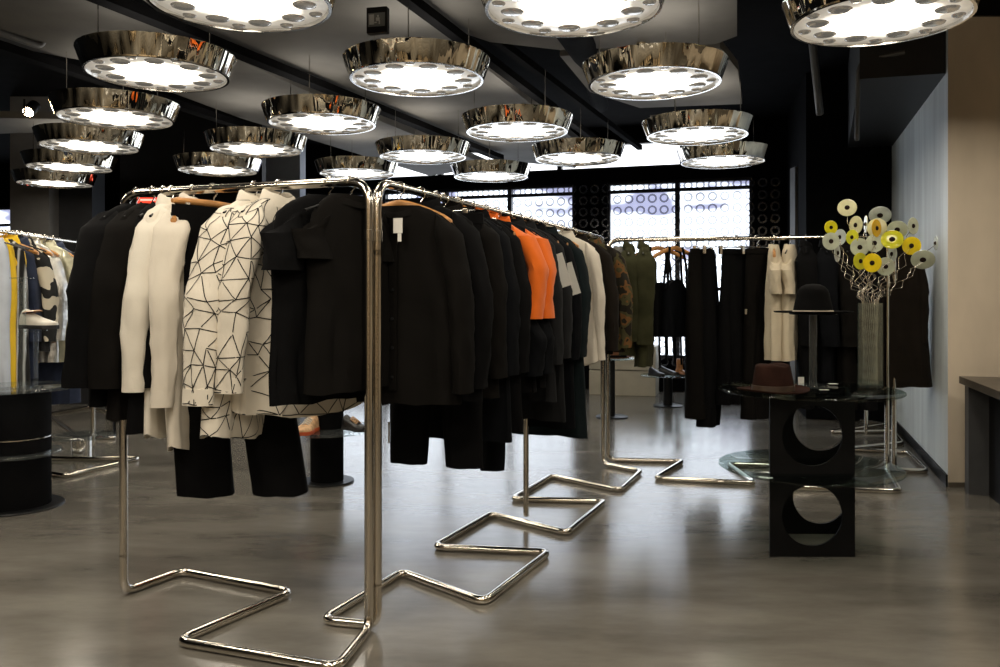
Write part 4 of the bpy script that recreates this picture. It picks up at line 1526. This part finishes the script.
def disc_table(x, y, h, r, label, cr=.03):
    t = thing('display_table', label, 'table', (x, y, 0))
    MB().lathe([(.16, 0), (.16, .01), (.155, .013)], 36).build('base', BLACKMETAL, t)
    MB().lathe([(cr, .013), (cr, h - .012)], 20).build('column', BLACKMETAL, t)
    glass_disc(r, .012, h - .0115, 0, 0, t, GLASS, 'table_top')
    return t


b1 = fl(677, 406)
bt_h = CAMZ - (375 - HY) / F * b1.y
disc_table(b1.x - .1, b1.y, bt_h, .30, 'small glass topped shoe table behind the black strappy tops', .05)
shoe('ankle_boot', 'tan leather ankle boot on the small table at the back', (b1.x - .0, b1.y - .02, bt_h + .001), .5, .2, TANL, DSOLE, 'boot', None, .12)
shoe('shoe', 'black shoe left of the tan boot on the small back table', (b1.x - .18, b1.y + .02, bt_h + .001), .9, .22, BLEA, DSOLE)
shoe('shoe', 'black shoe farthest left on the small back table', (b1.x - .30, b1.y - .03, bt_h + .001), .6, .2, BLEA, DSOLE)
hx = at(612, 358, 8.2)
disc_table(hx.x, hx.y, hx.z, .22, 'small glass topped hat table behind the camouflage jacket')
hat('bowler_hat', 'brown hat on the small table behind the camouflage jacket', (hx.x + .03, hx.y, hx.z + .0035), 0, .17, .115, .2, mat('tan_felt', (.14, .055, .02), rough=.8, var=.3), BLACKF)
pb = fl(627, 390)
lc = thing('storage_box', 'low beige box bench under the right window at the back', 'bench', (pb.x - .05, 10.18, 0), -.294)
BEI = mat('beige_laminate', (.52, .48, .38), rough=.6, var=.1)
MB().box((-.45, -.2, 0), (.36, .2, .30)).build('box_body', BEI, lc, smooth=False, bevel=.004)
MB().box((-.45, -.2, .312), (.36, .2, .60)).build('upper_panel', BEI, lc, smooth=False, bevel=.004)

# ------------------------------------------------------------------ exit sign, red sign, spotlight
es = thing('exit_sign', 'small dark exit sign with pale running figure under the ceiling slab', 'sign', at(378, 34, 3.95), D(-12))
MB().box((-.052, -.02, 0), (.052, .02, .125)).build('sign_case', BLACKMETAL, es, smooth=False, bevel=.004)
pg = MB().box((-.043, -.0215, .03), (.043, -.0205, .095))
pg.build('sign_face', mat('sign_grey', (.16, .17, .17), rough=.5, var=.1), es, smooth=False)
fg = MB()
fg.box((-.036, -.0225, .040), (-.012, -.0217, .088))
fg.box((.004, -.0225, .074), (.012, -.0217, .084))
fg.box((-.002, -.0225, .056), (.016, -.0217, .072))
fg.box((.012, -.0225, .040), (.018, -.0217, .058))
fg.box((-.010, -.0225, .046), (.002, -.0217, .052))
fg.build('pictogram', mat('sign_pale', (.5, .52, .52), rough=.5, var=.05), es, smooth=False)
rs = thing('red_sign', 'small glowing red sign on the black wall above the white shirts', 'sign', at(148, 203, 9.0))
MB().box((-.12, 0, 0), (.12, .03, .06)).build('sign_face', mat('red_glow', (.5, .03, .02), emit=(1, .07, .03), estr=1.3, var=.1), rs, smooth=False)
MB().box((-.085, -.002, .024), (.085, -.0005, .044)).build('sign_strip', mat('pale_red_glow', (.7, .3, .25), emit=(1, .45, .35), estr=1.5, var=.1), rs, smooth=False)
struct('trim_7', MB().box((at(120, 0, 9.05).x, 9.05, 0), (at(262, 0, 9.05).x, 9.2, ZC)), BLACKPAINT)
sp = at(28, 112, 6.5)
so = thing('spotlight', 'small lit ceiling spotlight at the far left', 'lamp', sp)
MB().lathe([(.03, -.0), (.045, .02), (.045, .12), (.02, .14)], 24, Matrix.Rotation(-.9, 4, 'X')).build('spot_body', BLACKMETAL, so)
MB().lathe([(1e-6, -.006), (.036, -.004), (.04, 0)], 20, Matrix.Rotation(-.9, 4, 'X')).build('bulb', mat('warm_bulb', (1, .9, .7), emit=(1, .78, .45), estr=60, var=.02), so)
MB().tube([(0, -.05, .09), (0, -.05, 2.64 - sp.z)], .008, 8).build('stem', BLACKMETAL, so)

# ------------------------------------------------------------------ light
def area(name, loc, size, power, col, rot=(0, 0, 0), shape='DISK', sy=None):
    l = bpy.data.lights.new(name, 'AREA')
    l.shape = shape
    l.size = size
    if sy:
        l.size_y = sy
    l.energy = power
    l.color = col
    o = bpy.data.objects.new(name, l)
    C.objects.link(o)
    o.location = loc
    o.rotation_euler = rot
    return o


# the same lamps go on behind and beside the viewer; one is added to brighten the pillar
for (x, y) in ((.4, 2.1), (-.88, 2.0), (-2.2, 1.95), (-.3, .9), (1.0, 1.0), (-1.6, .85), (-2.3, 3.1), (-3.05, 4.2), (2.1, 4.5), (3.3, 3.7), (.4, -.4), (-1.6, -.5)):
    area('lamp_and_fill_light', (x, y, 2.34), .4, 13, (1, .90, .75))
# added upward lights over the closed lamp tops, brightening the ceiling slabs
for (x, y, lab) in LAMPS:
    d = (ZL - CAMZ) * F / (HY - y)
    pl = bpy.data.lights.new('added_slab_uplight', 'AREA')
    pl.shape = 'DISK'
    pl.size = .5
    pl.energy = 2.0
    pl.color = (1, .93, .82)
    po = bpy.data.objects.new('added_slab_uplight', pl)
    C.objects.link(po)
    po.location = ((x - CX) / F * d, d, ZL + HL + .01)
    po.rotation_euler = (PI, 0, 0)

area('lamp_and_fill_light', (-3.6, 5.6, 2.3), .4, 26, (1, .90, .75))  # added light to brighten the chrome feet of the far left rack
area('lamp_and_fill_light', (1.65, 2.2, 2.34), .4, 5, (1, .90, .75))
area('added_wall_light', (0, -1.6, 3.2), 1.2, 60, (1, .85, .62), (-.7, 0, 0))  # added pair, lights the unseen wall that the lamp chrome mirrors
area('added_wall_light', (-3, -1.6, 3.2), 1.2, 40, (1, .85, .62), (-.7, 0, 0))

w = bpy.data.worlds.new('world')
S.world = w
w.use_nodes = True
bg = w.node_tree.nodes['Background']
bg.inputs[0].default_value = (.6, .7, .9, 1)
bg.inputs[1].default_value = .3
S.view_settings.view_transform = 'Standard'
S.view_settings.look = 'None'
S.view_settings.exposure = 0.0
S.cycles.use_denoising = True
S.cycles.max_bounces = 10
S.cycles.transparent_max_bounces = 12
S.cycles.transmission_bounces = 8
S.cycles.sample_clamp_indirect = 4
